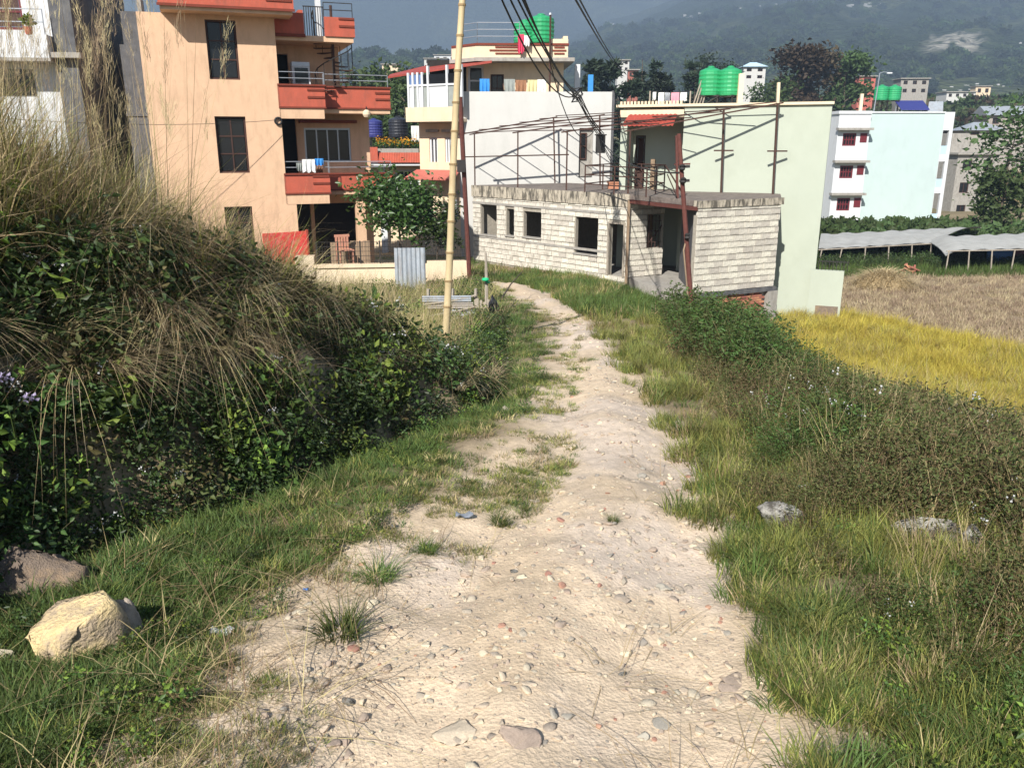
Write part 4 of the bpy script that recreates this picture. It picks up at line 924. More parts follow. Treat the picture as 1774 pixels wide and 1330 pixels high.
MB().box(sLL, 1.5, -8, sL, 6, bt).build('rear_wing', M['blue_deep'], bb)
MB().box(sL - .1, -.7, bt - .099, 0.0, 6, bt + .15).build('bay_roof', M['white_paint'], bb); MB().box(0, -.1, bt, sE, 8, bt + .12).build('roof_slab', M['white_paint'], bb)
sE2 = F.su(1640, 300, .4)
op = [(sE + .25, sE2 - .3, F.zz(1628, y1, .4), F.zz(1628, y0, .4)) for y0, y1 in ((226, 268), (280, 325), (335, 385))]
MB().wall(sE + .01, sE2, -8, bt + .1, .4, .25, op).build('balcony_wall', M['white_paint'], bb)
for o_ in op:
    MB().box(o_[0], .45, o_[2], o_[1], .55, o_[2] + .75).build('balcony_panel', M['bright_blue'] if False else M['blue_deep'], bb); MB().box(o_[0], 1.6, o_[2], o_[1], 1.7, o_[3]).build('shade_sheet', M['glass'], bb)  # the near-black sheet stands in for shade inside each balcony
for px, lab in ((1527, 'green water tank on the blue block roof, nearer the lamp'), (1549, 'green water tank on the blue block roof, right of its twin')):
    tank(*F.world(F.su(px, 160, 4), 4, F.zz(px, 174, 4)), .62, 1.3, 'tank_green', lab, 'green tanks on the blue block', F.zz(px, 174, 4) - bt - .1)
w = F.world(F.su(1580, 185, 3), 3, bt + .12); o = empty('solar_heater', w, F.a, 'dark solar water heater panel on the blue block roof', 'solar panel')
MB().prism([(-1.3, -.7), (1.3, -.7), (1.3, .7), (-1.3, .7)], [.2, .2, 1.0, 1.0], [.28, .28, 1.08, 1.08]).build('panel', M['tank_blue'], o)
for sx in (-1, 1): MB().bar((sx * 1.2, .6, 0), (sx * 1.2, .6, 1.0), .06).build('leg', M['steel'], o); MB().bar((sx * 1.2, -.6, 0), (sx * 1.2, -.6, .2), .06).build('leg', M['steel'], o)
w = F.world(F.su(1514, 190, 3), 3, bt + .1); o = empty('street_lamp', w, F.a, 'slender pale lamp post above the blue block roof', 'lamp post'); H_ = F.zz(1517, 127, 3) - w.z
MB().tube([(0, 0, 0), (.1, 0, H_ * .6), (.15, 0, H_)], .05, 6).build('post', M['steel'], o); MB().tube([(.15, 0, H_), (.5, 0, H_ + .1), (.95, 0, H_ + .05)], .035, 6).build('arm', M['steel'], o); MB().prism([(.8, -.1), (1.25, -.1), (1.25, .1), (.8, .1)], H_ - .04, H_ + .06).build('lamp_head', M['white_paint'], o)
w = F.world(F.su(1491, 185, 2), 2, bt + .1); tag(MB().box(-.12, -.12, 0, .12, .12, F.zz(1491, 173, 2) - w.z + .5).build('roof_post', M['paleplaster'], None, w), 'pale post at the left corner of the blue block roof', 'post')
w = F.world(F.su(1622, 190, 3), 3, bt + .1); o = MB().prism([(-.9, -.3), (.5, -.3), (.7, .3), (-.6, .3)], [0, 0, .9, .9], [.07, .07, 1, 1]).build('glass_hatch', M['tin'], None, w); tag(o, 'tilted grey sheet at the right end of the blue block roof', 'sheet')

# ---------------------------------------------------------------- tunnel sheds with grey netting
def netshed(label, P, zsag, poles, seed):
    o = empty('netting_shed', (0, 0, 0), 0, label, 'shed', 'grey netting crop sheds')
    n1, n2 = 30, 8; b = MB(); r = np.random.default_rng(seed)
    for j in range(n2 + 1):
        for i in range(n1 + 1):
            u, v = i / n1, j / n2
            p = P[0].lerp(P[1], u).lerp(P[3].lerp(P[2], u), v)
            b.v.append((p.x, p.y, p.z + .055 * math.sin(u * 44 + seed) * (.5 + .5 * v) + zsag * math.sin(math.pi * v) + r.uniform(-.02, .02) - (.3 * (1 - u * 10) ** 2 if u < .1 and seed == 2 else 0)))
    for j in range(n2):
        for i in range(n1): q = j * (n1 + 1) + i; b.f.append((q + n1 + 1, q + n1 + 2, q + 1, q))
    k = len(b.v); b.v += [(x, y, z - .03) for x, y, z in b.v]; b.f += [tuple(k + i for i in reversed(f)) for f in list(b.f)]
    b.build('net_roof', M['netting'], o, smooth=True)
    for t in poles:
        for e, q in ((0, P[0].lerp(P[1], t)), (1, P[3].lerp(P[2], t))):
            MB().tube([(q.x + r.uniform(-.15, .15), q.y, gz1(q.x, q.y) - .2), (q.x, q.y, q.z - .02)], .035, 6).build('pole', M['grey_timber'], o)
    for e in (0, 1): a, c = (P[0], P[1]) if e == 0 else (P[3], P[2]); MB().tube([a - Vector((0, 0, .06)), c - Vector((0, 0, .06))], .03, 5).build('ridge_pole', M['grey_timber'], o)
netshed('long grey netting shed in front of the blue block, the farther one', [at(1418, 431, 44), at(1620, 420, 45), at(1700, 393, 56), at(1423, 406, 55)], .25, (.03, .2, .4, .6, .8, .97), 1)
netshed('nearer grey netting shed with a drooping left edge at the right', [at(1640, 433, 41), at(1860, 429, 41), at(1840, 404, 50), at(1590, 415, 49)], .35, (.02, .18, .36, .54, .72, .9), 2)
w = at(1745, 462, 44); o = empty('blue_tarp_pen', (w.x, w.y, gz1(w.x, w.y)), .05, 'blue and red cloth pen under the nearer netting shed', 'pen')
MB().box(-1.2, 0, .3, 1.6, .06, 1.05).build('cloth_side', M['cloth_blue'], o); MB().box(.2, -.03, .35, 1.2, -.001, 1.0).build('red_patch', M['maroon'], o); MB().box(-1.3, -.1, -.3, 2.6, .1, .3).build('low_wall', M['grey_concrete'], o)
# ---------------------------------------------------------------- far houses
def house(name, px0, px1, pt, pb, d, wm, label, floors, nwin, roof='slab', rm='grey_concrete', group=None, sinkz=None, dep=None):
    F = Fac(*at(px0, (pt + pb) / 2, d).xy, rng.uniform(-6, 6)); w = F.su(px1, (pt + pb) / 2); zt = F.zz((px0 + px1) / 2, pt); zb = F.zz((px0 + px1) / 2, pb)
    z0 = min(zb - 2, gz1(F.o[0], F.o[1]) - 1) if sinkz is None else zb - sinkz
    o = facroot(name, F, label, 'house', group); hs = []
    H = (zt - zb) / floors
    for f in range(floors):
        for k in range(nwin): s0 = w * (k + .28) / nwin; hs.append((s0, s0 + w / nwin * .45, zb + H * f + H * .32, zb + H * f + H * .78))
    dep = dep or w * .8
    MB().wall(0, w, z0, zt, 0, .25, hs).box(0, .25, z0, .25, dep, zt).box(w - .25, .25, z0, w, dep, zt).box(.25, dep - .2, z0, w - .25, dep, zt).build('wall', M[wm], o)
    for h in hs: win(o, *h, .08, 'dark_wood', 2, 1, fw=.08, single=True)
    if roof == 'slab':
        MB().box(-.3, -.4, zt, w + .3, dep + .3, zt + .2).build('roof', M[rm], o)
        if d < 100: MB().box(.2, dep * .5, zt + .2, w * .45, dep, zt + 2.2).build('stair_room', M[wm], o)
    else:
        b = MB(); rh = w * .22
        v = [(-.4, -.5, zt), (w + .4, -.5, zt), (w + .4, dep + .5, zt), (-.4, dep + .5, zt), (-.4, dep / 2, zt + rh), (w + .4, dep / 2, zt + rh)]
        if roof == 'hip': v[4] = (w * .35, dep / 2, zt + rh); v[5] = (w * .65, dep / 2, zt + rh)
        b.v = v; b.f = [(0, 1, 5, 4), (2, 3, 4, 5), (0, 4, 3), (1, 2, 5), (3, 2, 1, 0)]; b.build('roof', M[rm], o)
    return o
o = house('brick_house', 1652, 1722, 268, 385, 92, 'grey_concrete', 'grey unfinished three storey house right of the blue block', 3, 2)
house('tin_roof_house', 1712, 1790, 200, 222, 120, 'old_tin', 'low shed with a long pale tin roof beyond the blue block', 1, 3, 'gable', 'tin')
house('tin_roof_house', 1672, 1738, 226, 238, 105, 'grey_concrete', 'small house with a pale hipped tin roof above the grey unfinished house', 1, 2, 'hip', 'tin')
house('far_house', 1642, 1676, 340, 395, 96, 'cream', 'narrow cream house beside the blue block right edge', 2, 1)
house('far_house', 1488, 1516, 133, 162, 190, 'pink_tin', 'pink house above the green tanks of the blue block', 2, 1)
house('far_house', 1560, 1608, 137, 165, 200, 'grey_concrete', 'grey flat roofed house on the slope above the blue block', 2, 3)
house('temple_house', 1288, 1326, 116, 140, 170, 'white_wall', 'blue pagoda roofed house on the wooded rise', 2, 2, 'hip', 'blue_deep')
house('far_house', 1070, 1090, 105, 125, 210, 'white_wall', 'white house among the pines behind the clothes line', 2, 2)
house('far_house', 1088, 1106, 122, 138, 190, 'brick', 'brick red house among the pines behind the white wall', 1, 2)
house('far_house', 735, 775, 102, 125, 260, 'white_wall', 'pale far house left of the red tin awning', 2, 3)
house('far_house', 662, 690, 112, 130, 240, 'cream', 'pale cream far house above the red terrace house', 2, 2)
house('far_house', 752, 790, 96, 110, 300, 'white_paint', 'whitish far house peeping over the red tin awning', 1, 3)
house('far_house', 150, 200, 145, 230, 60, 'brick', 'dull brown house behind the tall grass at the left', 2, 2, rm='red_tin')
house('far_house', 198, 245, 165, 240, 75, 'grey_concrete', 'grey house beside the dark concrete shaft', 2, 2)
house('far_house', 1690, 1716, 150, 166, 260, 'cream', 'cream house on the dark wooded slope at the right', 1, 2)
house('far_house', 1640, 1690, 160, 172, 230, 'white_wall', 'long pale building among trees right of the grey flat roofed house', 1, 4)
# hillside village, tiny in the view
hb = MB(); hb.box(-.5, -.5, -.6, .5, .5, .5); hb.box(-.56, -.56, .5, .56, .56, .56); hm_ = hb.mesh('hill_house', M['white_wall'])
clusters = (((1150, 1245, 18, 44, 26), 'tiny pale house in the long village high on the mountainside'), ((1268, 1350, 8, 22, 15), 'tiny pale house in the small high village right of the long mountainside village'), ((1430, 1530, 4, 20, 14), 'tiny pale house in the rightmost village near the top of the mountainside'), ((1055, 1075, 38, 44, 3), 'lone tiny house left of the long mountainside village'), ((1548, 1660, 95, 132, 9), 'tiny house scattered over the pale rocky scar on the mountainside'), ((1560, 1770, 140, 165, 14), 'tiny pale house at the wooded foot of the mountain on the right'), ((1700, 1774, 60, 120, 5), 'tiny pale house on the green slope right of the rocky scar'))
for (x0, x1, y0, y1, n), lab in clusters:
  for k in range(n):
    t = rng.random(); px, py = x0 + (x1 - x0) * t, y1 - (y1 - y0) * (t * .6 + rng.random() * .4)
    x, y, z = hit(px, py); s_ = y * rng.uniform(1.6, 4.2) / 1435
    o = link('hill_house', hm_, None, (x, y, z)); o.scale = (s_ * rng.uniform(1, 1.9), s_ * 1.3, s_ * rng.uniform(.6, 1.1)); o.rotation_euler = (0, 0, rng.uniform(-.5, .5))
    tag(o, lab, 'house', lab.replace('tiny pale house', 'houses').replace('lone tiny house', 'houses').replace('tiny house', 'houses'))
# ---------------------------------------------------------------- vegetation pieces
def blades(n, rad, h0, h1, w, lean, droop, seg=3, r=rng, spread=1.0, az=None, base=None):
    """n tapered bent blades; droop pulls the tips down"""
    ang = r.uniform(0, 2 * math.pi, n); rr = rad * np.sqrt(r.uniform(0, 1, n))
    bx, by = rr * np.cos(ang), rr * np.sin(ang)
    if base is not None: bx, by, bz = base
    else: bz = np.zeros(n)
    a = ang + r.normal(0, .9, n) if az is None else az + r.normal(0, spread, n)
    h = r.uniform(h0, h1, n); ln = lean * r.uniform(.3, 1.5, n); dr = droop * r.uniform(.4, 1.4, n)
    t = np.linspace(0, 1, seg + 1)
    side = a + math.pi / 2 + r.uniform(-.7, .7, n)
    V = np.zeros((n, 2 * seg + 1, 3))
    for k, q in enumerate(t):
        ox = h * ln * q ** 1.6; z = h * (q - dr * q ** 2.4) - .02
        cx, cy = bx + np.cos(a) * ox, by + np.sin(a) * ox
        ww = w * (1 - q) ** .6 * (.75 + .5 * (k == 1))
        if k < seg:
            V[:, 2 * k] = np.stack([cx - np.cos(side) * ww, cy - np.sin(side) * ww, bz + z], -1)
            V[:, 2 * k + 1] = np.stack([cx + np.cos(side) * ww, cy + np.sin(side) * ww, bz + z], -1)
        else: V[:, 2 * seg] = np.stack([cx, cy, bz + z], -1)
    T = []
    for k in range(seg - 1): T += [(2 * k, 2 * k + 1, 2 * k + 3), (2 * k, 2 * k + 3, 2 * k + 2)]
    T.append((2 * seg - 2, 2 * seg - 1, 2 * seg))
    T = np.array(T); N = 2 * seg + 1
    F = (T[None] + (np.arange(n) * N)[:, None, None]).reshape(-1, 3)
    return V.reshape(-1, 3), F
def leaves(P, size, r=rng, up=.4, fold=.25, asp=.5, droop=0.0):
    """a folded rhombic leaf at each point"""
    n = len(P); d = r.normal(0, 1, (n, 3)); d[:, 2] = d[:, 2] * .5 + up - droop; d /= np.linalg.norm(d, axis=1)[:, None]
    u = r.normal(0, 1, (n, 3)); s = np.cross(d, u); s /= np.linalg.norm(s, axis=1)[:, None]; nn = np.cross(s, d)
    L = size * r.uniform(.6, 1.35, n)[:, None]
    a = P; m = P + d * L * .45; e = P + d * L - nn * L * .12
    lf = m + s * L * asp * .5 + nn * L * fold * .5; rt = m - s * L * asp * .5 + nn * L * fold * .5
    V = np.stack([a, lf, e, rt], 1).reshape(-1, 3)
    F = (np.array([(0, 2, 1), (0, 3, 2)])[None] + (np.arange(n) * 4)[:, None, None]).reshape(-1, 3)
    return V, F
def stems(n, h, rad, w, r=rng, lean=.5):
    return blades(n, rad, h * .7, h, w, lean, .05, 3, r)
def joinm(name, parts):                      # parts: (V, F, material name)
    vs, fs, mi, mats = [], [], [], []; off = 0
    for V, F_, m in parts:
        if m not in mats: mats.append(m)
        vs.append(V); fs.append(F_ + off); mi.append(np.full(len(F_), mats.index(m))); off += len(V)
    me = npmesh(name, np.concatenate(vs), np.concatenate(fs), [M[q] for q in mats])
    mi = np.concatenate(mi)
    if len(me.polygons) == len(mi): me.polygons.foreach_set('material_index', mi.astype(np.int32))
    return me
def blob(n, rx, rz, r=rng, shell=.55):
    d = r.normal(0, 1, (n, 3)); d /= np.linalg.norm(d, axis=1)[:, None]; q = (shell + (1 - shell) * r.uniform(0, 1, n))[:, None]
    p = d * q * np.array([rx, rx, rz]); return p
def proto(name, me):
    o = bpy.data.objects.new(name, me); return o      # lives only inside the scatter trees
def grassclump(name, n, rad, h0, h1, w, lean, droop, mats):
    parts = []
    for m, f in mats: parts.append((*blades(max(1, int(n * f)), rad, h0, h1, w, lean, droop), m))
    return proto(name, joinm(name, parts))
def bushclump(name, n, rx, h, size, mats, nst=8, stm='leaf_brown', flowers=None, asp=.5, nf=5):
    parts = []
    for m, f in mats:
        k = int(n * f); p = blob(k, rx, h * .5, shell=.35); p[:, 2] += h * .52; p[:, :2] *= (.75 + .5 * (p[:, 2:3] / h)); parts.append((*leaves(p, size, asp=asp), m))
    parts.append((*stems(nst, h * 1.05, rx * .4, .004, lean=.45), stm))
    if flowers:
        c = blob(nf, rx * 1.0, h * .42, shell=.9); c[:, 2] = np.abs(c[:, 2]) + h * .62
        P = np.concatenate([q + rng.normal(0, .016, (7, 3)) for q in c]); parts.append((*leaves(P, .017, up=1.2, asp=.9), flowers))
    return proto(name, joinm(name, parts))
def scatter(name, protos, P, rot, scl, pick, label=None, parent=None):
    n = len(P)
    if n == 0: return None
    me = bpy.data.meshes.new(name); me.vertices.add(n); me.vertices.foreach_set('co', np.asarray(P, np.float32).ravel())
    a = me.attributes.new('turn', 'FLOAT_VECTOR', 'POINT'); a.data.foreach_set('vector', np.asarray(rot, np.float32).ravel())
    a = me.attributes.new('size', 'FLOAT', 'POINT'); a.data.foreach_set('value', np.asarray(scl, np.float32))
    a = me.attributes.new('pick', 'INT', 'POINT'); a.data.foreach_set('value', np.asarray(pick, np.int32))
    o = link(name, me, parent); g = bpy.data.node_groups.new(name, 'GeometryNodeTree')
    g.interface.new_socket('Geometry', in_out='INPUT', socket_type='NodeSocketGeometry'); g.interface.new_socket('Geometry', in_out='OUTPUT', socket_type='NodeSocketGeometry')
    N, L = g.nodes, g.links; gi = N.new('NodeGroupInput'); go = N.new('NodeGroupOutput'); jn = N.new('GeometryNodeJoinGeometry')
    def attr(nm, t): q = N.new('GeometryNodeInputNamedAttribute'); q.data_type = t; q.inputs['Name'].default_value = nm; return q.outputs['Attribute']
    tu, si, pk = attr('turn', 'FLOAT_VECTOR'), attr('size', 'FLOAT'), attr('pick', 'INT')
    er = N.new('FunctionNodeEulerToRotation'); L.new(tu, er.inputs[0])
    for k, p in enumerate(protos):
        cm = N.new('FunctionNodeCompare'); cm.data_type = 'INT'; cm.operation = 'EQUAL'
        ins = [q for q in cm.inputs if q.type == 'INT']; L.new(pk, ins[0]); ins[1].default_value = k
        oi = N.new('GeometryNodeObjectInfo'); oi.inputs['Object'].default_value = p; oi.inputs['As Instance'].default_value = True
        ip = N.new('GeometryNodeInstanceOnPoints'); L.new(gi.outputs[0], ip.inputs['Points']); L.new(cm.outputs[0], ip.inputs['Selection'])
        L.new(oi.outputs['Geometry'], ip.inputs['Instance']); L.new(er.outputs[0], ip.inputs['Rotation']); L.new(si, ip.inputs['Scale'])
        L.new(ip.outputs[0], jn.inputs[0])
    L.new(jn.outputs[0], go.inputs[0])
    md = o.modifiers.new('scatter', 'NODES'); md.node_group = g
    return tag(o, label, None, None, 'stuff')
# clump kinds
GG = [grassclump('grass_clump', 105, .15, .03, .12, .0036, .9, .25, m) for m in ([('grass_green', .8), ('grass_olive', .2)], [('grass_green', .5), ('grass_dark', .5)], [('grass_green', .4), ('grass_yellow', .6)], [('straw', .5), ('grass_olive', .5)])]
YG = [grassclump('grass_clump', 80, .15, .1, .3, .0038, .6, .25, m) for m in ([('grass_yellow', .7), ('grass_green', .3)], [('grass_olive', .5), ('grass_yellow', .5)], [('straw', .6), ('grass_yellow', .4)], [('grass_green', 1.)])]
FG_ = [grassclump('far_grass_clump', 30, .22, .1, .4, .009, .5, .25, m) for m in ([('grass_green', 1.)], [('grass_olive', .5), ('grass_yellow', .5)], [('straw', .5), ('grass_olive', .5)])]
BU = [bushclump('weed_clump', 170, .24, .46, .055, m, flowers=f) for m, f in (([('leaf_dark', .75), ('leaf_mid', .25)], None), ([('leaf_dark', .5), ('leaf_mid', .5)], None), ([('leaf_mid', .7), ('leaf_lime', .3)], None), ([('leaf_dark', .8), ('leaf_mid', .2)], 'petal_white'), ([('leaf_brown', .5), ('leaf_olive', .5)], None))]
BR = [bushclump('weed_clump', 200, .24, .55, .038, m, nst=16, stm=st_, flowers=f, asp=.35, nf=3) for m, f, st_ in (([('leaf_mid', .75), ('leaf_olive', .25)], None, 'leaf_brown'), ([('leaf_olive', .75), ('leaf_brown', .25)], None, 'straw'), ([('leaf_brown', .5), ('leaf_olive', .5)], None, 'straw_brown'), ([('leaf_mid', .9), ('leaf_lime', .1)], 'petal_white', 'leaf_brown'))]
TG = [grassclump('tall_grass_clump', 70, .18, .3, 1.05, .0030, .55, .28, m) for m in ([('straw', .4), ('straw_pale', .15), ('grass_yellow', .45)], [('straw_grey', .3), ('grass_olive', .35), ('straw', .35)], [('straw_pale', .3), ('straw', .3), ('grass_yellow', .4)])]
def hang(name, mats, n=60):                 # dead straw that spills over the bank and hangs towards +x
    parts = []
    for m, f in mats: parts.append((*blades(int(n * f), .12, .5, 1.0, .0028, 1.0, 1.15, 5, az=0., spread=.5), m))
    return proto(name, joinm(name, parts))
HG = [hang('hanging_straw', m) for m in ([('straw_grey', .45), ('straw', .4), ('straw_pale', .15)], [('straw_brown', .2), ('straw_grey', .4), ('straw', .4)], [('straw_pale', .6), ('straw', .4)])]
def plume(name, h, m):
    parts = [(*blades(3, .03, h * .85, h, .0035, .10, .03, 5), m), (*blades(16, .04, .4, .9, .003, .5, .4, 4), m)]
    n = 90; t = rng.uniform(0, 1, n); V, F_ = blades(n, .004, .05, .13, .0012, .5, .3, 2, base=(rng.normal(0, .012, n) + .085 * h, rng.normal(0, .02, n), h * (.78 + .2 * t)))
    V[:, :2] = V[:, :2] * np.array([1, 1]); parts.append((V, F_, 'straw_pale')); return proto(name, joinm(name, parts))
PL = [plume('reed_stalk', h, m) for h, m in ((2.0, 'straw'), (1.7, 'straw_pale'), (2.3, 'straw'))]
RI = [grassclump('rice_clump', 44, .12, .45, .7, .006, .55, .35, m) for m in ([('rice', 1.)], [('rice', .55), ('grass_yellow', .3), ('straw', .15)])]
SB_ = [grassclump('stubble_clump', 26, .16, .08, .3, .007, .6, .2, [('stubble', .65), ('straw_grey', .35)])]
# ---------------------------------------------------------------- where they grow
def logpoints(n, d0, d1, u0, u1):
    d = np.exp(rng.uniform(math.log(d0), math.log(d1), n)); u = rng.uniform(u0, u1, n); return u * d, d
def rots(n, tilt=.15): return np.stack([rng.normal(0, tilt, n), rng.normal(0, tilt, n), rng.uniform(0, 6.28, n)], -1)
def put(x, y, dz=0.0): return np.stack([x, y, gz(x, y) + dz], -1)
BU.append(bushclump('weed_clump', 90, .24, .44, .075, [('leaf_mid', .6), ('leaf_lime', .4)])); BU.append(bushclump('weed_clump', 260, .22, .4, .034, [('leaf_dark', .5), ('leaf_mid', .5)]))
# short green turf between the bank and the track, thinning towards the bare earth
x, y = logpoints(19000, 1.35, 30, -.95, .12)
dl = grassL(y) - x; dd = x - ditch(y); dr_ = roadL(y) + .25 - x
patch = fbm(x * 2.2, y * 2.2, 101) + .25 * (fbm(x * 9, y * 9, 102) - .5)
nearb = (y < 3.6)
dens = sst(-.3, .45, dl + (patch - .5) * 1.5) * .95; dens = np.maximum(dens, np.where(y > 4.2, .85, .34) * sst(np.where(y > 4.2, .40, .50), np.where(y > 4.2, .56, .64), patch) * (dr_ > 0))
dens = np.where(nearb & (x > -1.9), np.minimum(dens, sst(.43, .62, patch + .17 * (1 - sst(-1.9, -1.0, x))) + .08 * (dr_ > 0)), dens)
ok = (dd > -.15) & (rng.random(len(x)) < dens) & (dr_ > -.1)
x, y = x[ok], y[ok]; dl, dd, patch = dl[ok], dd[ok], patch[ok]; n = len(x)
lush = np.maximum(1 - sst(.1, .9, dd), (1 - sst(-1.5, -.8, x)) * (y < 4)); thin = dl < 0.05; pk = np.where(rng.random(n) < np.where(thin, .12, .40 + .5 * lush), rng.integers(0, 2, n), np.where(rng.random(n) < .45 - .3 * lush, 3, 2))
scatter('verge_grass', GG, put(x, y), rots(n), (.34 + .42 * rng.random(n) + .32 * lush) * np.where(thin, .8, 1) * np.interp(y, [2, 4.5], [.8, 1]) * (.78 + .035 * y), pk, 'short green grass on the left verge between the ditch and the track')
# right verge: longer yellow green grass
x, y = logpoints(11000, 1.35, 30, 0, .95)
dr = x - roadR(y); wid = np.interp(y, [1, 3, 4, 6, 9, 14, 22, 30], [2.6, 2.2, 1.2, 1.0, .9, .75, 1.6, 2.4])
patch = fbm(x * 1.8, y * 1.8, 111)
ok = (dr > -.10 + (fbm(x * 4, y * 4, 112) - .5) * .75) & (dr < wid + .5) & (rng.random(len(x)) < .25 + .75 * sst(.38, .52, patch + .10 * (y < 4)))
x, y, dr, patch = x[ok], y[ok], dr[ok], patch[ok]; n = len(x)
pr = YG + GG[:2]; pk = np.where(y < 3.6, rng.choice([0, 1, 2, 3, 3, 5, 5, 4], n), np.where(patch > .52, rng.integers(0, 2, n), rng.integers(0, 4, n)))
scatter('roadside_grass', pr, put(x, y), rots(n, .2), (.45 + .5 * rng.random(n)) * (.85 + .02 * y) * np.interp(y, [1.3, 3, 5], [.8, .75, 1]), pk, 'longer yellow green grass along the right edge of the track')
# right hand weeds: tangle of green and brown
x, y = logpoints(7200, 2.0, 26, .2, 1.0)
dr = x - roadR(y) - np.interp(y, [2, 3, 4, 6, 9, 14, 22, 26], [.8, .6, .35, .45, .65, .7, 1.2, 2.0])
patch = fbm(x * .55, y * .55, 121); p2 = fbm(x * 1.6, y * 1.6, 122)
near = y < 3.4
ok = (dr > -.1 + (p2 - .5) * .8) & ~((y > 16.5) & (x > 4.9)) & (rng.random(len(x)) < np.where(p2 > .43, .9, .32)) & ~((x > 3.8) & (y > 22))
ok &= ~(near & (rng.random(len(x)) < .5)) & ~((np.abs(x - 1.98) < .42) & (y > 3.15) & (y < 4.0))
x, y, dr, patch, p2 = x[ok], y[ok], dr[ok], patch[ok], p2[ok]; n = len(x)
pk = np.where(patch > .52, 0, np.where(patch > .44, rng.choice([0, 0, 1, 2], n), np.where(rng.random(n) < .5, 1, 2)))
pk = np.where(pk == 3, 0, pk); pk = np.where(rng.random(n) < .02, 3, pk)
green = sst(1.9, 2.6, x) * sst(7, 8.5, y) * (1 - sst(.27, .46, x / y)); pk = np.where(rng.random(n) < green, 0, pk)
hs_ = np.interp(x - roadR(y), [.4, 1.0, 2.2], [.5, .85, 1.05]) * np.interp(y, [2, 4, 8, 14], [.65, .85, 1.05, 1.1]) * (1 + .5 * green) * np.where(y > 7, np.interp(x / y, [.28, .36], [1, .66]), 1)
scatter('roadside_weeds', BR, put(x, y, -.03), rots(n, .2), (.65 + .6 * rng.random(n)) * hs_, pk, 'tangle of green and brown weeds on the slope right of the track')
x, y = logpoints(2600, 2.6, 17, .28, 1.0); dr = x - roadR(y); ok = (dr > .6) & (fbm(x * .9, y * .9, 131) > .45); x, y = x[ok], y[ok]; n = len(x)
scatter('dry_weed_grass', YG[:3] + [YG[0], YG[1], TG[2]], put(x, y), rots(n, .25), (.5 + .5 * rng.random(n)) * np.interp(y, [2, 4, 5, 12], [.4, .5, .75, 1.05]), rng.integers(0, 6, n) * (rng.random(n) < .9), 'dry grass standing among the weeds on the right')
# left bank: leafy undergrowth on the face
x, y = logpoints(5600, 1.9, 11, -1.15, .1)
dd = ditch(y) - x; ok = (dd > -.08) & (dd < np.interp(y, [3.5, 5, 6.5, 8], [1.2, 1.15, 1.25, 1.4]) + .5 * (fbm(x, y, 141) - .5)) & ~((x + 2.0) ** 2 + (y - 3.3) ** 2 < .12) & (y < 10.5); x, y, dd = x[ok], y[ok], dd[ok]; n = len(x)
pk = rng.choice([0, 0, 0, 1, 1, 1, 2, 2, 3, 4, 5, 6, 6, 6], n); pk = np.where((pk == 3) & (rng.random(n) < .25), 0, pk)
scatter('bank_undergrowth', BU, put(x, y, -.04), rots(n, .35) , (.6 + .6 * rng.random(n)) * np.interp(dd, [0, .3, 1.2], [.55, .85, .95]), pk, 'dark leafy undergrowth with white flowers on the face of the left bank')
# straw hanging over the bank edge
x, y = logpoints(2000, 2.2, 10, -1.0, .05)
dd = ditch(y) - x; dq = np.interp(y, [2, 4, 6, 8], [1.25, 1.15, .95, .5])
ok = (dd > dq - .6) & (dd < dq + .6) & (y > 3.3) & (y < 9.5) & (rng.random(len(x)) < sst(.35, .6, fbm(x * 1.1, y * 1.1, 151) + .18) * np.interp(x / y, [-.7, -.5, -.40, -.30, -.2], [.25, .85, 1, .6, .15])); x, y, dd = x[ok], y[ok], dd[ok]; n = len(x)
rz = rng.normal(-.5, 1.15, n); scatter('hanging_straw', HG, put(x, y, .12), np.stack([rng.normal(0, .2, n), rng.normal(0, .2, n), rz], -1), .38 + .5 * rng.random(n), rng.integers(0, 3, n), 'dead straw coloured grass spilling over the edge of the left bank')
# tall grass on top of the bank
x, y = logpoints(4200, 2.6, 12, -1.15, -.02)
dd = ditch(y) - x; ok = (dd > np.interp(y, [2, 4, 6, 8, 10], [1.3, 1.15, 1.0, .8, .5])) & (y > 2.9) & (y < 11.5); x, y, dd = x[ok], y[ok], dd[ok]; n = len(x)
sc_ = np.interp(dd, [.4, 1.2, 3], [.55, .75, .95]) * np.interp(y, [3, 6, 8, 11], [1.0, .95, .75, .6]) * np.interp(x / y, [-.66, -.5, -.38], [1.12, 1.12, 1.0])
scatter('bank_tall_grass', TG, put(x, y), rots(n, .34), 1.18 * sc_ * (.7 + .5 * rng.random(n)), rng.choice([0, 0, 1, 1, 2], n), 'tall olive and straw grass on top of the left bank')
x, y = logpoints(700, 2.8, 8.5, -1.0, -.28); dd = ditch(y) - x; ok = (dd > 1.1) & (y / np.maximum(.1, -x) < 2.6) & (rng.random(len(x)) < np.interp(x / y, [-.62, -.5, -.36, -.28], [1, .9, .45, .12])); x, y = x[ok], y[ok]; n = len(x)
scatter('reed_plumes', PL, put(x, y), rots(n, .10), np.interp(y, [2.8, 5, 8.5], [.75, .95, 1.1]) * (.6 + .5 * rng.random(n)), rng.integers(0, 3, n), 'tall feathery reed stalks standing above the left bank')
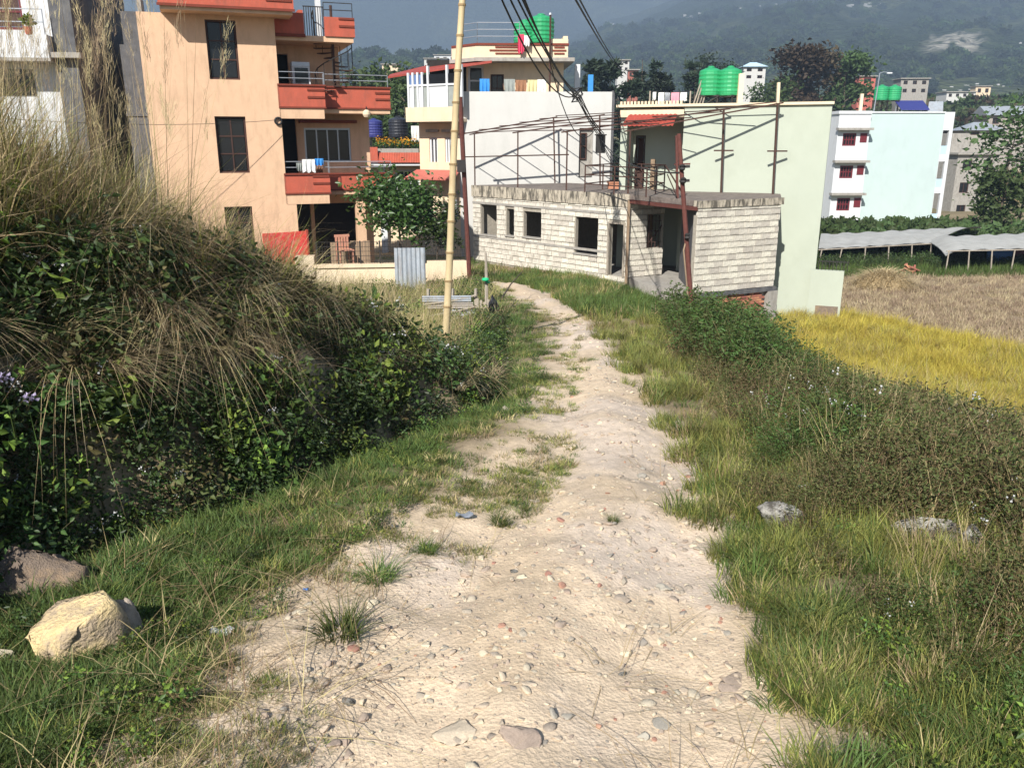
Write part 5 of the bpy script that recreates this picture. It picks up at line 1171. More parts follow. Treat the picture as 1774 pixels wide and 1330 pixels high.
# rough plot behind the bank
x, y = logpoints(4600, 8, 25.3, -.5, .03); dd = ditch(y) - x; ok = (dd > .0) & (y > 8.3) & (x > -9) & ~((y > 15.2) & (y < 19) & (dd < 1.7)); x, y, dd = x[ok], y[ok], dd[ok]; n = len(x)
pr = BU[:3] + TG + [YG[0]]; pt_ = fbm(x * .6, y * .6, 161); pk = np.where((pt_ > .45) | (dd < .6), rng.integers(0, 3, n), rng.integers(3, 7, n)); far = y > 12; pk = np.where(far & (rng.random(n) < .3), rng.integers(3, 7, n), pk)
scatter('plot_weeds', pr, put(x, y, -.02), rots(n, .2), (.6 + .6 * rng.random(n)) * np.interp(y, [8, 12, 25], [.8, 1.0, 1.1]) * np.interp(dd, [0, 1], [.7, 1]), pk, 'rough weeds and yellow grass on the plot below the garden wall')
# grass in front of the block shed and beside the far track
x, y = logpoints(5000, 15, 36, -.12, .26); ok = (((x - roadR(y)) > -.1) & (x < 6.0) & ((y < 26) | (x < 4.6 - (y - 29.) * .85)) & ~((x > 4.4) & (y > 24.8))) & (rng.random(len(x)) < .8); x, y = x[ok], y[ok]; n = len(x)
scatter('shed_grass', FG_, put(x, y), rots(n), (.5 + .6 * rng.random(n)), np.where(fbm(x * .5, y * .5, 171) > .5, 0, rng.integers(0, 3, n)), 'grass on the slope in front of the block shed')
# fields
x, y = logpoints(9000, 15.5, 34, .25, .85); ok = (x > 5.9 + .25 * (fbm(x, y, 3) - .5)) & (y < 31 - .2 * (x - 6) - 1.6 * np.maximum(0, x - 12.3)) & (gz(x, y) < -3.6) & ~((x < 10.2) & (y > 29.5)); x, y = x[ok], y[ok]; n = len(x)
scatter('rice_field', RI, put(x, y), rots(n, .22), (.62 + .35 * rng.random(n) + .45 * fbm(x * .9, y * .9, 211)), (fbm(x * .5, y * .5, 221) + .3 * rng.random(n) > .66).astype(int), 'ripe yellow rice standing in the field below the weeds')
x, y = logpoints(13000, 19, 48, .27, .9); ok = (y > 31.6 - .2 * (x - 6) - 1.6 * np.maximum(0, x - 12.3)) & (x > 9.8) & (y < 40.5); x, y = x[ok], y[ok]; n = len(x)
scatter('stubble_field', SB_, put(x, y), rots(n, .2), .7 + .8 * rng.random(n), np.zeros(n), 'dry pale stubble in the harvested field')
x, y = logpoints(5000, 38, 60, .2, .8); ok = (y > 39.6) & (x > 9.8) & (fbm(x * .25, y * .4, 31) > .42); x, y = x[ok], y[ok]; n = len(x)
scatter('field_grass', FG_, put(x, y), rots(n), 1 + .8 * rng.random(n), np.zeros(n), 'green grass round the netting sheds')
# gravel on the track
def rockmesh(name, m, seed, n=1, flat=.6, rough=.35):
    r = np.random.default_rng(seed); bm_v = []; fs = []
    ico = [(0, 0, -1), (.72, -.53, -.45), (-.28, -.85, -.45), (-.89, 0, -.45), (-.28, .85, -.45), (.72, .53, -.45), (.28, -.85, .45), (-.72, -.53, .45), (-.72, .53, .45), (.28, .85, .45), (.89, 0, .45), (0, 0, 1)]
    f0 = [(0, 1, 2), (1, 0, 5), (0, 2, 3), (0, 3, 4), (0, 4, 5), (1, 5, 10), (2, 1, 6), (3, 2, 7), (4, 3, 8), (5, 4, 9), (1, 10, 6), (2, 6, 7), (3, 7, 8), (4, 8, 9), (5, 9, 10), (6, 10, 11), (7, 6, 11), (8, 7, 11), (9, 8, 11), (10, 9, 11)]
    V = [np.array(v) for v in ico]; F_ = f0
    for _ in range(n):
        cache = {}; nf = []
        def mid(a, b):
            k = (min(a, b), max(a, b))
            if k not in cache: q = (V[a] + V[b]) / 2; V.append(q / np.linalg.norm(q)); cache[k] = len(V) - 1
            return cache[k]
        for a, b, c in F_: ab, bc, ca_ = mid(a, b), mid(b, c), mid(c, a); nf += [(a, ab, ca_), (b, bc, ab), (c, ca_, bc), (ab, bc, ca_)]
        F_ = nf
    V = np.array(V); 
    for _ in range(9):                       # knock flat facets off
        d = r.normal(0, 1, 3); d /= np.linalg.norm(d); lim = r.uniform(.30, .68); t = V @ d; V = V - np.outer(np.maximum(0, t - lim), d)
    V = V * np.array([1, r.uniform(.6, .95), flat * r.uniform(.8, 1.2)]) 
    V = V + r.normal(0, .03 * rough, V.shape)
    return npmesh(name, V, np.array(F_), M[m])
PB = [proto('pebble', rockmesh('pebble', m, k, 1, .45)) for k, m in enumerate(('rubble', 'rubble', 'stone', 'stone_slate', 'stone_red', 'rubble'))]
x, y = logpoints(56000, 1.3, 22, -.75, .62)
ms = (x - roadL(y)); on = sst(-.25, .3, ms) * (1 - sst(-.15, .2, x - roadR(y))); on = np.maximum(on, ((y < 4.2) & (x < 0) & (x > -1.5)) * .35); pt_ = fbm(x * 1.5, y * 1.5, 181)
ok = rng.random(len(x)) < on * (.25 + .75 * sst(.42, .6, pt_)); x, y = x[ok], y[ok]; n = len(x)
sz = np.exp(rng.normal(math.log(.0070), .72, n)) * np.interp(y, [1.3, 6, 22], [.9, 1.3, 3.0]); sz = np.minimum(sz, .038)
scatter('track_gravel', PB, put(x, y, sz * .05), np.stack([rng.normal(0, .3, n), rng.normal(0, .3, n), rng.uniform(0, 6.28, n)], -1), sz, rng.choice([0] * 14 + [1] * 14 + [2] * 10 + [3] + [4] + [5] * 3, n), 'loose gravel and stone chips on the dirt track')
# dead straw bits lying on the track and verge
LT = [proto('straw_litter', joinm('straw_litter', [(*blades(9, .09, .05, .13, .0016, 3.5, .85, 2), m)])) for m in ('straw', 'straw_brown')]
x, y = logpoints(9000, 1.3, 14, -.85, .6); ok = (x > ditch(y)) & (x < roadR(y) + .3) & (rng.random(len(x)) < .22 * sst(.47, .62, fbm(x * 1.2, y * 1.2, 191)) * np.where(x > roadL(y) + .25, .10, 1.)); x, y = x[ok], y[ok]; n = len(x)
scatter('straw_litter', LT, put(x, y, .012), rots(n, .1), .6 + .7 * rng.random(n), rng.integers(0, 2, n), 'bits of dead grass lying on the track and verge')

# broad leaved weeds here and there in the verges
x, y = logpoints(1500, 1.5, 14, -.95, .9); lft = (x > ditch(y) + .05) & (x < grassL(y) + .1); rgt = (x > roadR(y) + .1) & (x < roadR(y) + 1.6)
ok = (lft & (rng.random(len(x)) < .28)) | (rgt & (rng.random(len(x)) < .5)); x, y = x[ok], y[ok]; n = len(x)
scatter('verge_weeds', BU, put(x, y, -.01), rots(n, .2), .14 + .22 * rng.random(n), rng.choice([1, 2, 2, 5, 6, 6], n), 'small broad leaved weeds in the verges of the track')
# ---------------------------------------------------------------- trees
def tree(name, x, y, h, r, lm, label, n=1500, ls=.25, th=.35, group=None, tr=.12, kind='round', seed=0, z=None, bark='bark'):
    rr = np.random.default_rng(seed + 77); z = gz1(x, y) if z is None else z
    o = empty(name, (x, y, z), rr.uniform(0, 6), label, 'tree', group); b = MB(); tips = []
    lean = rr.normal(0, .04, 2)
    def pt(t): return Vector((lean[0] * h * t + .02 * h * math.sin(t * 5 + seed), lean[1] * h * t, h * t))
    b.tube([pt(t) - Vector((0, 0, .3 if t == 0 else 0)) for t in np.linspace(0, .92, 8)], [tr * (1 - .85 * t) for t in np.linspace(0, 1, 8)], 7)
    for k in range(16 if kind != 'pine' else 34):
        t = rr.uniform(th, .95); a = rr.uniform(0, 6.28); p = pt(t)
        if kind == 'pine': L = r * (1 - (t - th) / (1 - th)) * rr.uniform(.6, 1.1) + .12 * r; e = p + Vector((math.cos(a) * L, math.sin(a) * L, -.08 * L + rr.uniform(-.1, .25) * L))
        else: L = r * rr.uniform(.5, .95) * (1 - .5 * abs(t - .6)); e = p + Vector((math.cos(a) * L, math.sin(a) * L, L * rr.uniform(.2, .6)))
        b.tube([p, p.lerp(e, .5) + Vector((0, 0, .06 * L)), e], [tr * .35, tr * .2, tr * .06], 4); tips.append((p, e))
    b.build('trunk', M[bark], o)
    P = []
    per = n // len(tips)
    for p, e in tips:
        c = np.array(e); q = np.array(p); tt = rr.uniform(.35, 1.08, per)[:, None] if kind == 'pine' else rr.uniform(.6, 1.05, per)[:, None]
        s_ = r * (.10 if kind == 'pine' else .24); P.append(q + (c - q) * tt + rr.normal(0, 1, (per, 3)) * np.array([s_, s_, s_ * (.55 if kind == 'pine' else .75)]))
    P = np.concatenate(P)
    V, F_ = leaves(P, ls, rr, up=.2, asp=.55 if kind != 'pine' else .35); me = npmesh('crown', V, F_, M[lm]); link('crown', me, o); return o
def treeat(name, px, pytop, d, r, lm, label, z0=None, **k):
    w = at(px, pytop, d); zb = gz1(w.x, d) if z0 is None else z0
    return tree(name, w.x, d, w.z - zb, r, lm, label, z=zb, **k)
o = treeat('orange_tree', 690, 322, 27.0, 1.45, 'orange_leaf', 'glossy dark green fruit tree behind the wire fence of the peach house', z0=-3.2, n=4600, ls=.17, th=.5, tr=.07, seed=3)
treeat('shrub_tree', 750, 352, 26.6, .75, 'orange_leaf', 'smaller leafy shrub left of the bamboo pole behind the fence', z0=-3.0, n=1300, ls=.14, th=.4, tr=.04, seed=5)
PG = 'dark pines behind the white house'
for i, (px, py, d, r, lab) in enumerate(((1003, 92, 105, 3.0, 'dark pine just right of the cream house roof, its crown cut by the white post'), (1032, 100, 110, 3.2, 'broad dark pine above the blue post'), (1062, 96, 112, 3.4, 'dark pine standing where the two thin wires end'), (1120, 80, 120, 3.0, 'tallest pine with a flat tuft at its top'), (1148, 92, 118, 3.0, 'dark pine right of the tallest pine above the clothes line'), (1195, 94, 116, 3.4, 'dark dense pine left of the twin green tanks'), (1092, 122, 100, 3.2, 'lower bushy pine above the left end of the clothes line'), (1170, 118, 104, 3.2, 'lower bushy pine above the pink laundry'))):
    treeat('pine_tree', px, py, d, r, 'pine', lab, n=3600, ls=.75, th=.18, tr=.28, kind='pine', seed=i, z0=gz1(0, d) - 4, group=PG)
RG = 'broad trees on the rise behind the green house'
for i, (px, py, d, r, m, lab) in enumerate(((1390, 90, 150, 4.2, 'tree_dry', 'brownish broad tree on the rise above the pale green house, left of its pair'), (1432, 96, 152, 4.6, 'tree_dry', 'big brownish spreading tree in the middle of the clump on the rise'), (1468, 102, 150, 4.0, 'tree_leaf', 'dark green right hand tree of the clump on the rise'))):
    treeat('broad_tree', px, py, d, r, m, lab, n=5200, ls=.8, th=.2, tr=.35, seed=20 + i, group=RG, z0=gz1(0, d) - 3)
for i, (px, py, d, r, m, lab) in enumerate(((1762, 205, 62, 3.2, 'tree_leaf', 'tall leafy tree at the right edge beside the grey unfinished house'), (1744, 300, 60, 1.8, 'tree_leaf', 'thin understorey tree below the tall tree at the right edge'), (1800, 190, 66, 4, 'tree_leaf', 'leafy tree half out of view at the right edge'), (682, 108, 90, 3.5, 'tree_leaf', 'dark tree between the peach house and the cream house'), (690, 160, 70, 3.2, 'tree_leaf', 'lower green tree behind the blue water tank'), (645, 120, 95, 3.5, 'tree_leaf', 'rounded tree behind the upper right balcony of the peach house'), (1330, 140, 140, 4, 'tree_leaf', 'round green tree right of the blue pagoda roof'), (1250, 112, 150, 4, 'pine', 'dark tree behind the twin green tanks'))):
    treeat('leafy_tree', px, py, d, r, m, lab, n=1300 if i < 3 else 3200, ls=.42 if d < 80 else .6, th=.25, tr=.14, seed=40 + i, z0=gz1(at(px, py, d).x, d) - (0 if i < 3 else 2))
# wooded slopes: one mass
crowns = []
for k in range(4):
    p = blob(330, 1, .8, shell=.55) * (1 + .35 * rng.normal(0, .5, (330, 1))); V, F_ = leaves(p, .42, up=.5, asp=.7); crowns.append(proto('wood_crown', npmesh('wood_crown', V, F_, M['tree_leaf' if k < 2 else ('pine' if k == 2 else 'tree_dry')])))
n = 5200; d = rng.uniform(100, 420, n); u = rng.uniform(-.9, .8, n); x = u * d; ok = ~((d < 150) & (x > 40) & (x < 70) & (d < 135)); ok &= (rng.random(n) < np.interp(d, [100, 180, 420], [.35, .6, 1])); d, x = d[ok], x[ok]; n = len(d)
z = gz(x, d); scatter('distant_wood', crowns, np.stack([x, d, z + 1.0], -1), rots(n, .1), rng.uniform(1.5, 3.6, n) * np.interp(d, [100, 400], [.75, 1.4]), rng.integers(0, 4, n), 'wooded ground between the houses and the mountain')
n = 6500; th_ = rng.uniform(-.75, .85, n); r_ = np.exp(rng.uniform(math.log(470), math.log(1900), n)); h_ = mh(th_, r_); ok = fbm(th_ * 30, r_ / 120., 201) > .42; ok &= ~((np.abs(CX + FPX * th_ - 1600) < 70) & (np.abs(r_ - 880) < 110)); th_, r_, h_ = th_[ok], r_[ok], h_[ok]; n = len(r_)
scatter('mountain_forest', crowns[:3], np.stack([th_ * r_, r_, h_ + 1.5], -1), rots(n, .1), rng.uniform(2.5, 6.0, n) * np.interp(r_, [470, 1900], [1, 1.9]), rng.integers(0, 3, n), 'trees covering the lower mountainside')
DG = [grassclump('dry_slope_clump', 40, .9, .8, 2.2, .05, .5, .3, [('straw', .6), ('straw_pale', .4)])]
n = 900; x = rng.uniform(44, 72, n); y = rng.uniform(100, 150, n); scatter('dry_slope_grass', DG, put(x, y), rots(n), rng.uniform(.7, 1.3, n), np.zeros(n), 'dry straw coloured grass on the rise behind the pale green house')
n = 320; x = rng.uniform(12, 36, n); y = rng.uniform(56, 66, n); scatter('field_hedge', crowns[:2], put(x, y, .3), rots(n), rng.uniform(.5, 1.0, n), rng.integers(0, 2, n), 'dark hedge behind the netting sheds')
# crops under the nets
n = 700; x = rng.uniform(15.5, 32, n); y = rng.uniform(42, 54, n); scatter('crop_rows', BU[:2], put(x, y), rots(n), rng.uniform(1.0, 1.7, n), rng.integers(0, 2, n), 'low dark crop growing under the netting sheds')
# leaves for the pots
for o, P, nm, ms_, lab in ((potplant, (0, 0, .24), 'foliage', [('leaf_lime', 160)], None), (trough, None, 'flowers', [('petal_orange', 260), ('leaf_mid', 300)], None)):
    parts = []
    for m, k in ms_:
        p = blob(k, .17, .17) + np.array([0, 0, .38]) if P else np.stack([rng.uniform(-.95, .95, k), rng.normal(0, .1, k), (.28 if m == 'leaf_mid' else .42) + rng.normal(0, .09, k)], -1)
        parts.append((*leaves(p, .12 if m != 'petal_orange' else .1), m))
    link(nm, joinm(nm, parts), o)['kind'] = 'stuff'
# ---------------------------------------------------------------- poles and wires
o = empty('bamboo_pole', (-.95, 10.83, gz1(-.95, 10.83) - .15), 0, 'tall pale bamboo pole planted in the dry grass clump left of the track', 'pole')
top = at(801, 0, 10.85); axis = (top - o.location); axis = axis / axis.z; H_ = 6.2; z = 0; prof = []; k = 0
while z < H_:
    rr_ = .052 - .0026 * z; L_ = .34 + .03 * (k % 3); prof += [(rr_, z + .03), (rr_ * .97, z + L_ * .5), (rr_, z + L_ - .03), (rr_ * 1.13, z + L_)]; z += L_; k += 1
pts = [Vector((axis.x * q[1] + .012 * math.sin(q[1] * 1.3), axis.y * q[1], q[1])) for q in prof]
MB().tube([pts[0] - Vector((0, 0, .1))] + pts, [prof[0][0]] + [q[0] for q in prof], 12).build('culm', M['bamboo'], o, smooth=True)
for q, p in zip(prof[3::4], pts[3::4]): MB().tube([p - Vector((0, 0, .012)), p + Vector((0, 0, .012))], q[0] * 1.05, 12).build('node_ring', M['bamboo_node'], o)
p0 = Vector((2.86, 12.51, gz1(2.86, 12.51) - .3)); p1 = at(1176, 232, 12.9); o = empty('leaning_steel_pole', p0, 0, 'leaning rusty steel pole with wire brackets at the right of the track', 'pole')
d_ = p1 - p0; MB().tube([Vector((0, 0, 0)), d_ * .5, d_], [.042, .038, .032], 8).build('shaft', M['rust_red'], o)
for t, s_ in ((.86, .12), (.80, .10)): MB().bar(d_ * t + Vector((-.05, -.03, 0)), d_ * t + Vector((s_, -.05, .01)), .04).build('bracket', M['black_iron'], o)
for t in (.845, .79, .55): MB().lathe([(.025, 0), (.045, .02), (.03, .05), (.045, .07), (.02, .09)], 10, tuple(d_ * t + Vector((.0, -.06, 0)))).build('insulator', M['black_iron'], o)
MB().tube([d_ * .55, d_ * .50 + Vector((-.06, -.03, 0)), d_ * .30 + Vector((-.05, -.05, 0))], .012, 5).build('loose_cord', M['timber'], o)
p0 = at(815, 488, 25.6); p1 = at(797, 168, 25.2); o = empty('garden_corner_pole', (p0.x, p0.y, -3.2), 0, 'red brown steel pole at the corner of the cream garden wall', 'pole')
q0, q1 = p0 - o.location, p1 - o.location; q0.z = 0; MB().tube([q0, (q0 + q1) / 2, q1], .07, 8).build('shaft', M['rust_red'], o); MB().box(q1.x - .12, q1.y - .1, q1.z - 2.1, q1.x + .12, q1.y + .1, q1.z - 1.75).build('meter_box', M['black_iron'], o)
def wire(pts, r, label, group='electric wires above the block shed'):
    o = MB().tube(pts, r, 5).build('electric_wire', M['black_cable']); return tag(o, label, 'wire', group)
def sagpts(a, b, s, n=14): return [a.lerp(b, t) - Vector((0, 0, s * 4 * t * (1 - t))) for t in np.linspace(0, 1, n)]
hub = at(1040, 240, 30.5)
for i, (px, py, d, s_) in enumerate(((852, -40, 13, .55), (868, -35, 13, .35), (878, -40, 13, .25), (886, -42, 13, .15), (894, -38, 13, .3))):
    a = at(px, py, d); m = at(998 + 4 * (i % 3), 166 + 3 * (i % 2), 25.5); wire(sagpts(a, m, s_) + sagpts(m, hub + Vector((.03 * i, 0, .04 * i)), .08, 6)[1:], .016, '%s wire of the black bundle running down to the junction box' % ('leftmost', 'second', 'middle', 'fourth', 'rightmost')[i])
wire(sagpts(at(960, 120, 23), at(1010, 178, 27), .0, 3)[:1] + sagpts(at(952, 105, 22.5), hub + Vector((-.2, 0, .3)), .9), .014, 'slack black wire looping below the bundle')
b = MB(); rr_ = np.random.default_rng(4); c = at(1000, 165, 25.5)
for k in range(4): b.tube([c + Vector((.16 * math.cos(q * 1.3 + k), .06 * math.sin(q + k), .22 * math.sin(q * 1.1 + 2 * k))) for q in range(8)], .014, 4)
tag(b.build('wire_tangle', M['black_cable']), 'tangle of black wire where the bundle is tied', 'wire')
o = MB().box(-.16, -.1, -.3, .16, .1, .3).box(-.2, -.12, .3, .2, .12, .34).build('junction_box', M['black_iron'], None, hub + Vector((0, -.1, -.2))); tag(o, 'black junction box on the frame where the wires meet', 'junction box')
for px, py, d, s_ in ((1100, 318, 29.5, .25), (1172, 338, 29.0, .5), (1184, 300, 13.0, .3), (1092, 300, 30.5, .4)): wire(sagpts(hub, at(px, py, d), s_), .014, 'thin black wire from the junction box to the %s' % {1100: 'near roof railing', 1172: 'red post', 1184: 'leaning steel pole', 1092: 'porch of the green house'}[px], 'wires beyond the junction box')
for k in (0, 1): wire(sagpts(at(980 + 8 * k, -30, 16), at(1075 + 3 * k, 118, 100), .3), .02 if k else .024, '%s of two thin wires running off to the pines' % ('left', 'right')[k], 'pair of wires to the pines')
wire(sagpts(at(-200, 185, 20), at(482, 208, 27.0), .25), .007, 'thin wire running across the front of the peach house', None)
# ---------------------------------------------------------------- things on the left plot
w = at(712, 505, 24.4); o = empty('corrugated_sheet', (w.x, w.y, 0), .1, 'upright corrugated tin sheet leaning on the garden wall', 'metal sheet'); b = MB(); zt_, zb_ = at(712, 428, 24.6).z, at(712, 508, 24.3).z - .1; n_ = 36; W_ = at(739, 460, 24.4).x - at(686, 460, 24.4).x
for k in range(n_):
    for t_ in (0, .012):
        x0, x1 = -W_ / 2 + W_ * k / n_, -W_ / 2 + W_ * (k + 1) / n_; y0, y1 = .022 * math.cos(k * 1.2), .022 * math.cos((k + 1) * 1.2); q = [(x0, y0 + t_ - .12, zb_), (x1, y1 + t_ - .12, zb_), (x1, y1 + t_, zt_), (x0, y0 + t_, zt_)]
        b.quad(*(q if t_ == 0 else q[::-1]))
b.build('sheet', M['tin'], o)
def z_on(px, py, d): return at(px, py, d)
w = at(785, 545, 16.2); o = empty('tin_barrier', (w.x, w.y, gz1(w.x, w.y)), .05, 'low barrier of rusty tin and boards behind the bamboo pole', 'barrier')
for k, (z0, z1, x0, x1, m) in enumerate(((.05, .22, -.1, .42, 'old_tin'), (.23, .38, -.2, .44, 'tin'), (.39, .52, -.55, .40, 'old_tin'), (.53, .66, -.6, .36, 'tin'))):
    b = MB(); n_ = 6
    for j in range(n_): za, zb_ = z0 + (z1 - z0) * j / n_, z0 + (z1 - z0) * (j + 1) / n_; y0, y1 = .012 * (-1) ** j, .012 * (-1) ** (j + 1); b.quad((x0, y0 - .02 * k, za), (x1, y0 - .02 * k, za), (x1, y1 - .02 * k, zb_), (x0, y1 - .02 * k, zb_)); b.quad((x0, y1 - .02 * k + .01, zb_), (x1, y1 - .02 * k + .01, zb_), (x1, y0 - .02 * k + .01, za), (x0, y0 - .02 * k + .01, za))
    b.build('tin_strip', M[m], o)
for x0 in (-.5, -.02, .44): MB().bar((x0, .06, -.3), (x0 + .02, .05, .78), .05).build('stake', M['grey_timber'], o)
MB().tube([(-.65, -.05, .48), (.0, -.06, .56), (.45, -.03, .66)], .018, 6).build('cross_pole', M['grey_timber'], o); MB().tube([(-.6, -.07, .24), (.1, -.08, .36), (.42, -.06, .44)], .016, 6).build('cross_pole', M['grey_timber'], o)
for k in range(5): MB().box(.46 + .07 * k, -.05 - .04 * k, -.1, .51 + .07 * k, -.02 - .04 * k, .6 - .03 * (k % 3)).build('board', M['grey_timber'], o)
w = at(842, 500, 16.4); o = empty('wooden_stake', (w.x, w.y, gz1(w.x, w.y) - .2), 0, 'upright wooden stake with a green cloth tied round it', 'stake'); zt_ = at(842, 438, 16.4).z - o.location.z; MB().tube([(0, 0, 0), (.01, 0, zt_ * .6), (.0, 0, zt_)], [.04, .035, .022], 7).build('shaft', M['grey_timber'], o)
w = at(841, 484, 16.3); b = MB(); torus(b, (0, 0, 0), .045, .028); b.tube([(.03, -.05, -.01), (.07, -.07, -.05), (.09, -.06, -.1)], [.025, .02, .008], 6); o = b.build('green_rag', M['green_cloth'], None, w); o.rotation_euler = (R(90), 0, 0); tag(o, 'bright green rag tied round the wooden stake', 'rag')
me = rockmesh('plastic_bundle', 'black_plastic', 31, 3, 1.0, .8); o = link('plastic_bundle', me, None, at(855, 538, 14.6)); o.scale = (.17, .18, .42); o.rotation_euler = (.1, -.12, .3); tag(o, 'black plastic sheet bundled against the stake beside the track', 'plastic bundle')
o = MB().tube([at(870, 515, 17), at(885, 492, 19), at(905, 470, 20.5)], [.02, .016, .008], 5).build('bent_branch', M['bark']); tag(o, 'thin bent branch sticking out over the track beyond the black bundle', 'branch')
w = at(674, 597, 11.2); b = MB().lathe([(.07, 0), (.09, .03), (.09, .2), (.1, .22), (.08, .23)], 12); o = b.build('black_pot', M['black_plastic'], None, (w.x, w.y, w.z - .08)); tag(o, 'small black pot half hidden in the dry grass left of the bamboo pole', 'pot')
b_me = joinm('dry_clump', [(*blades(190, .26, .45, .8, .005, .9, 1.0, 5), 'straw'), (*blades(110, .26, .4, .75, .005, .9, 1.0, 5), 'straw_brown')])
for (px, py, d, sc_, lab) in ((785, 632, 9.6, .8, 'dead straw coloured grass clump at the foot of the bamboo pole'), (830, 665, 8.7, .55, 'smaller drooping dead grass clump at the ditch edge below the bamboo pole')):
    w = at(px, py, d); o = link('dead_grass_clump', b_me, None, (w.x, d, max(w.z - .15, gz1(w.x, d)))); o.scale = (sc_,) * 3; tag(o, lab, 'grass clump', 'dead grass clumps')
st_me = joinm('dry_stalks', [(*blades(46, .16, .9, 1.5, .007, .38, .1, 4, az=2.4, spread=.35), 'straw_pale')])
w = at(690, 590, 12.2); o = link('dry_stalks', st_me, None, (w.x, 12.2, gz1(w.x, 12.2))); tag(o, 'sheaf of leaning pale dry stalks left of the bamboo pole', 'dry stalks')
# ---------------------------------------------------------------- field things
w = at(1530, 500, 36.5); o = empty('haystack', (w.x, w.y, gz1(w.x, w.y)), 0, 'low mound of pale rice straw in the harvested field', 'haystack'); 
MB().lathe([(1.25, 0), (1.15, .25), (.85, .5), (.45, .64), (.05, .7)], 18).build('core', M['straw'], o)
n = 1500; a = rng.uniform(0, 6.28, n); q = np.sqrt(rng.random(n)); bx, by = 1.25 * q * np.cos(a), 1.25 * q * np.sin(a); V, F_ = blades(n, 1, .25, .6, .012, 1.6, .9, 3, az=a, spread=.7, base=(bx, by, .70 * (1 - q ** 2.2))); link('straw_cover', npmesh('straw_cover', V, F_, M['straw_pale']), o)
w = at(1572, 468, 40.5); o = empty('firewood_heap', (w.x, w.y, gz1(w.x, w.y)), 0, 'small heap of reddish brown wood beside the straw mound', 'wood heap')
for k in range(14): c = Vector((rng.uniform(-.35, .35), rng.uniform(-.2, .2), .08 + .06 * (k // 3))); e = Vector((rng.uniform(-.4, .4), rng.uniform(-.2, .2), rng.uniform(-.05, .3))); MB().tube([c - e, c + e], .05, 6).build('log', M['brick'], o)
# ---------------------------------------------------------------- rocks, stones and scraps
def rock(px, py, d, sx, sy, sz, m, label, seed, name='boulder', cat='rock', group=None, n=3, sink=.3, rz=0.0, tilt=0):
    w = at(px, py, d); o = link(name, rockmesh(name, m, seed, n, 1.0, .7), None, (w.x, d, gz1(w.x, d) + sz * (1 - sink) * .5)); o.scale = (sx, sy, sz); o.rotation_euler = (tilt, 0, rz); return tag(o, label, cat, group)
rock(108, 1118, 2.74, .24, .16, .215, 'stone_yellow', 'ochre yellow boulder in the grass at the lower left', 4, rz=.45, sink=.25, n=2)
rock(203, 1092, 2.86, .10, .10, .13, 'stone', 'brown grey rock end pressed against the yellow boulder', 9, sink=.1, rz=.3)
rock(10, 1140, 2.7, .06, .05, .05, 'stone', 'small tan stone left of the yellow boulder', 12, n=2)
rock(40, 1010, 3.36, .30, .2, .32, 'stone_dark', 'dark lichen spotted boulder at the foot of the left bank', 6, sink=.1)
rock(1345, 925, 4.05, .15, .1, .1, 'stone_pale', 'pale grey rock with a rusty mark at the right edge of the track', 8, sink=.1)
rock(1600, 945, 3.95, .30, .14, .12, 'stone_pale', 'long grey rock half buried in the right hand weeds', 15, sink=.1, rz=.05)
rock(1685, 950, 3.85, .09, .08, .09, 'stone_pale', 'smaller grey rock at the right end of the long grey rock', 17, sink=.1)
SG = 'loose stones on the track'
for i, (px, py, d, s_, fl, m, lab) in enumerate(((603, 1200, None, .026, .8, 'stone_pale', 'rounded pale stone among sparse grass on the left of the track'), (985, 1245, None, .03, .35, 'stone_slate', 'grey slate chip near the bottom middle of the track'), (1148, 832, None, .05, .4, 'stone_red', 'flat brownish stone at the far right of the stony patch'), (1112, 828, None, .045, .35, 'stone_slate', 'flat pale grey slab beside the brownish stone'), (1082, 1012, None, .035, .6, 'stone', 'upright cream stone in the middle of the track'), (1152, 1012, None, .05, .4, 'stone_slate', 'bluish grey flat stone at the right of the cream stone'), (1078, 1042, None, .04, .5, 'stone', 'tan stone just below the cream stone'), (745, 1130, None, .024, .7, 'stone', 'tan stone with a dark shadow at the left part of the track'), (1140, 1240, None, .04, .35, 'stone_slate', 'grey green angular stone at the lower right of the track'), (1115, 1265, None, .026, .6, 'stone_slate', 'small dark grey stone near the bottom of the track'), (1420, 1275, None, .03, .5, 'stone', 'pinkish tan stone by the lower right grass'), (870, 715, None, .12, .35, 'stone', 'flat tan stone at the end of the ditch'), (590, 885, None, .04, .5, 'stone_pale', 'pale stone in the left verge grass'), (680, 920, None, .035, .5, 'stone_pale', 'pale stone near the bare patch of the left verge'), (600, 785, None, .05, .4, 'stone_pale', 'pale stone at the edge of the ditch grass'), (1040, 930, None, .03, .5, 'rubble', 'tan lump by the small grass sprout on the track'), (1200, 1180, None, .032, .5, 'stone', 'cream lump at the right side of the track'), (900, 1290, None, .10, .16, 'rubble', 'broad flat pinkish stone sunk in the bottom of the track'), (800, 1265, None, .11, .12, 'rubble', 'broad flat slab sunk in the track left of the pinkish stone'), (1270, 1170, None, .08, .15, 'rubble', 'flat sunken stone at the right rut of the track'))):
    r_ = ray(px, py); t_ = 1.6 / (-r_[2] - .105 * r_[1]); d = r_[1] * t_
    rock(px, py, d, s_ * 1.15, s_, s_ * fl, m, lab, 50 + i, 'stone', 'stone', SG, 2 if s_ > .03 else 1, .3, rng.uniform(0, 6))
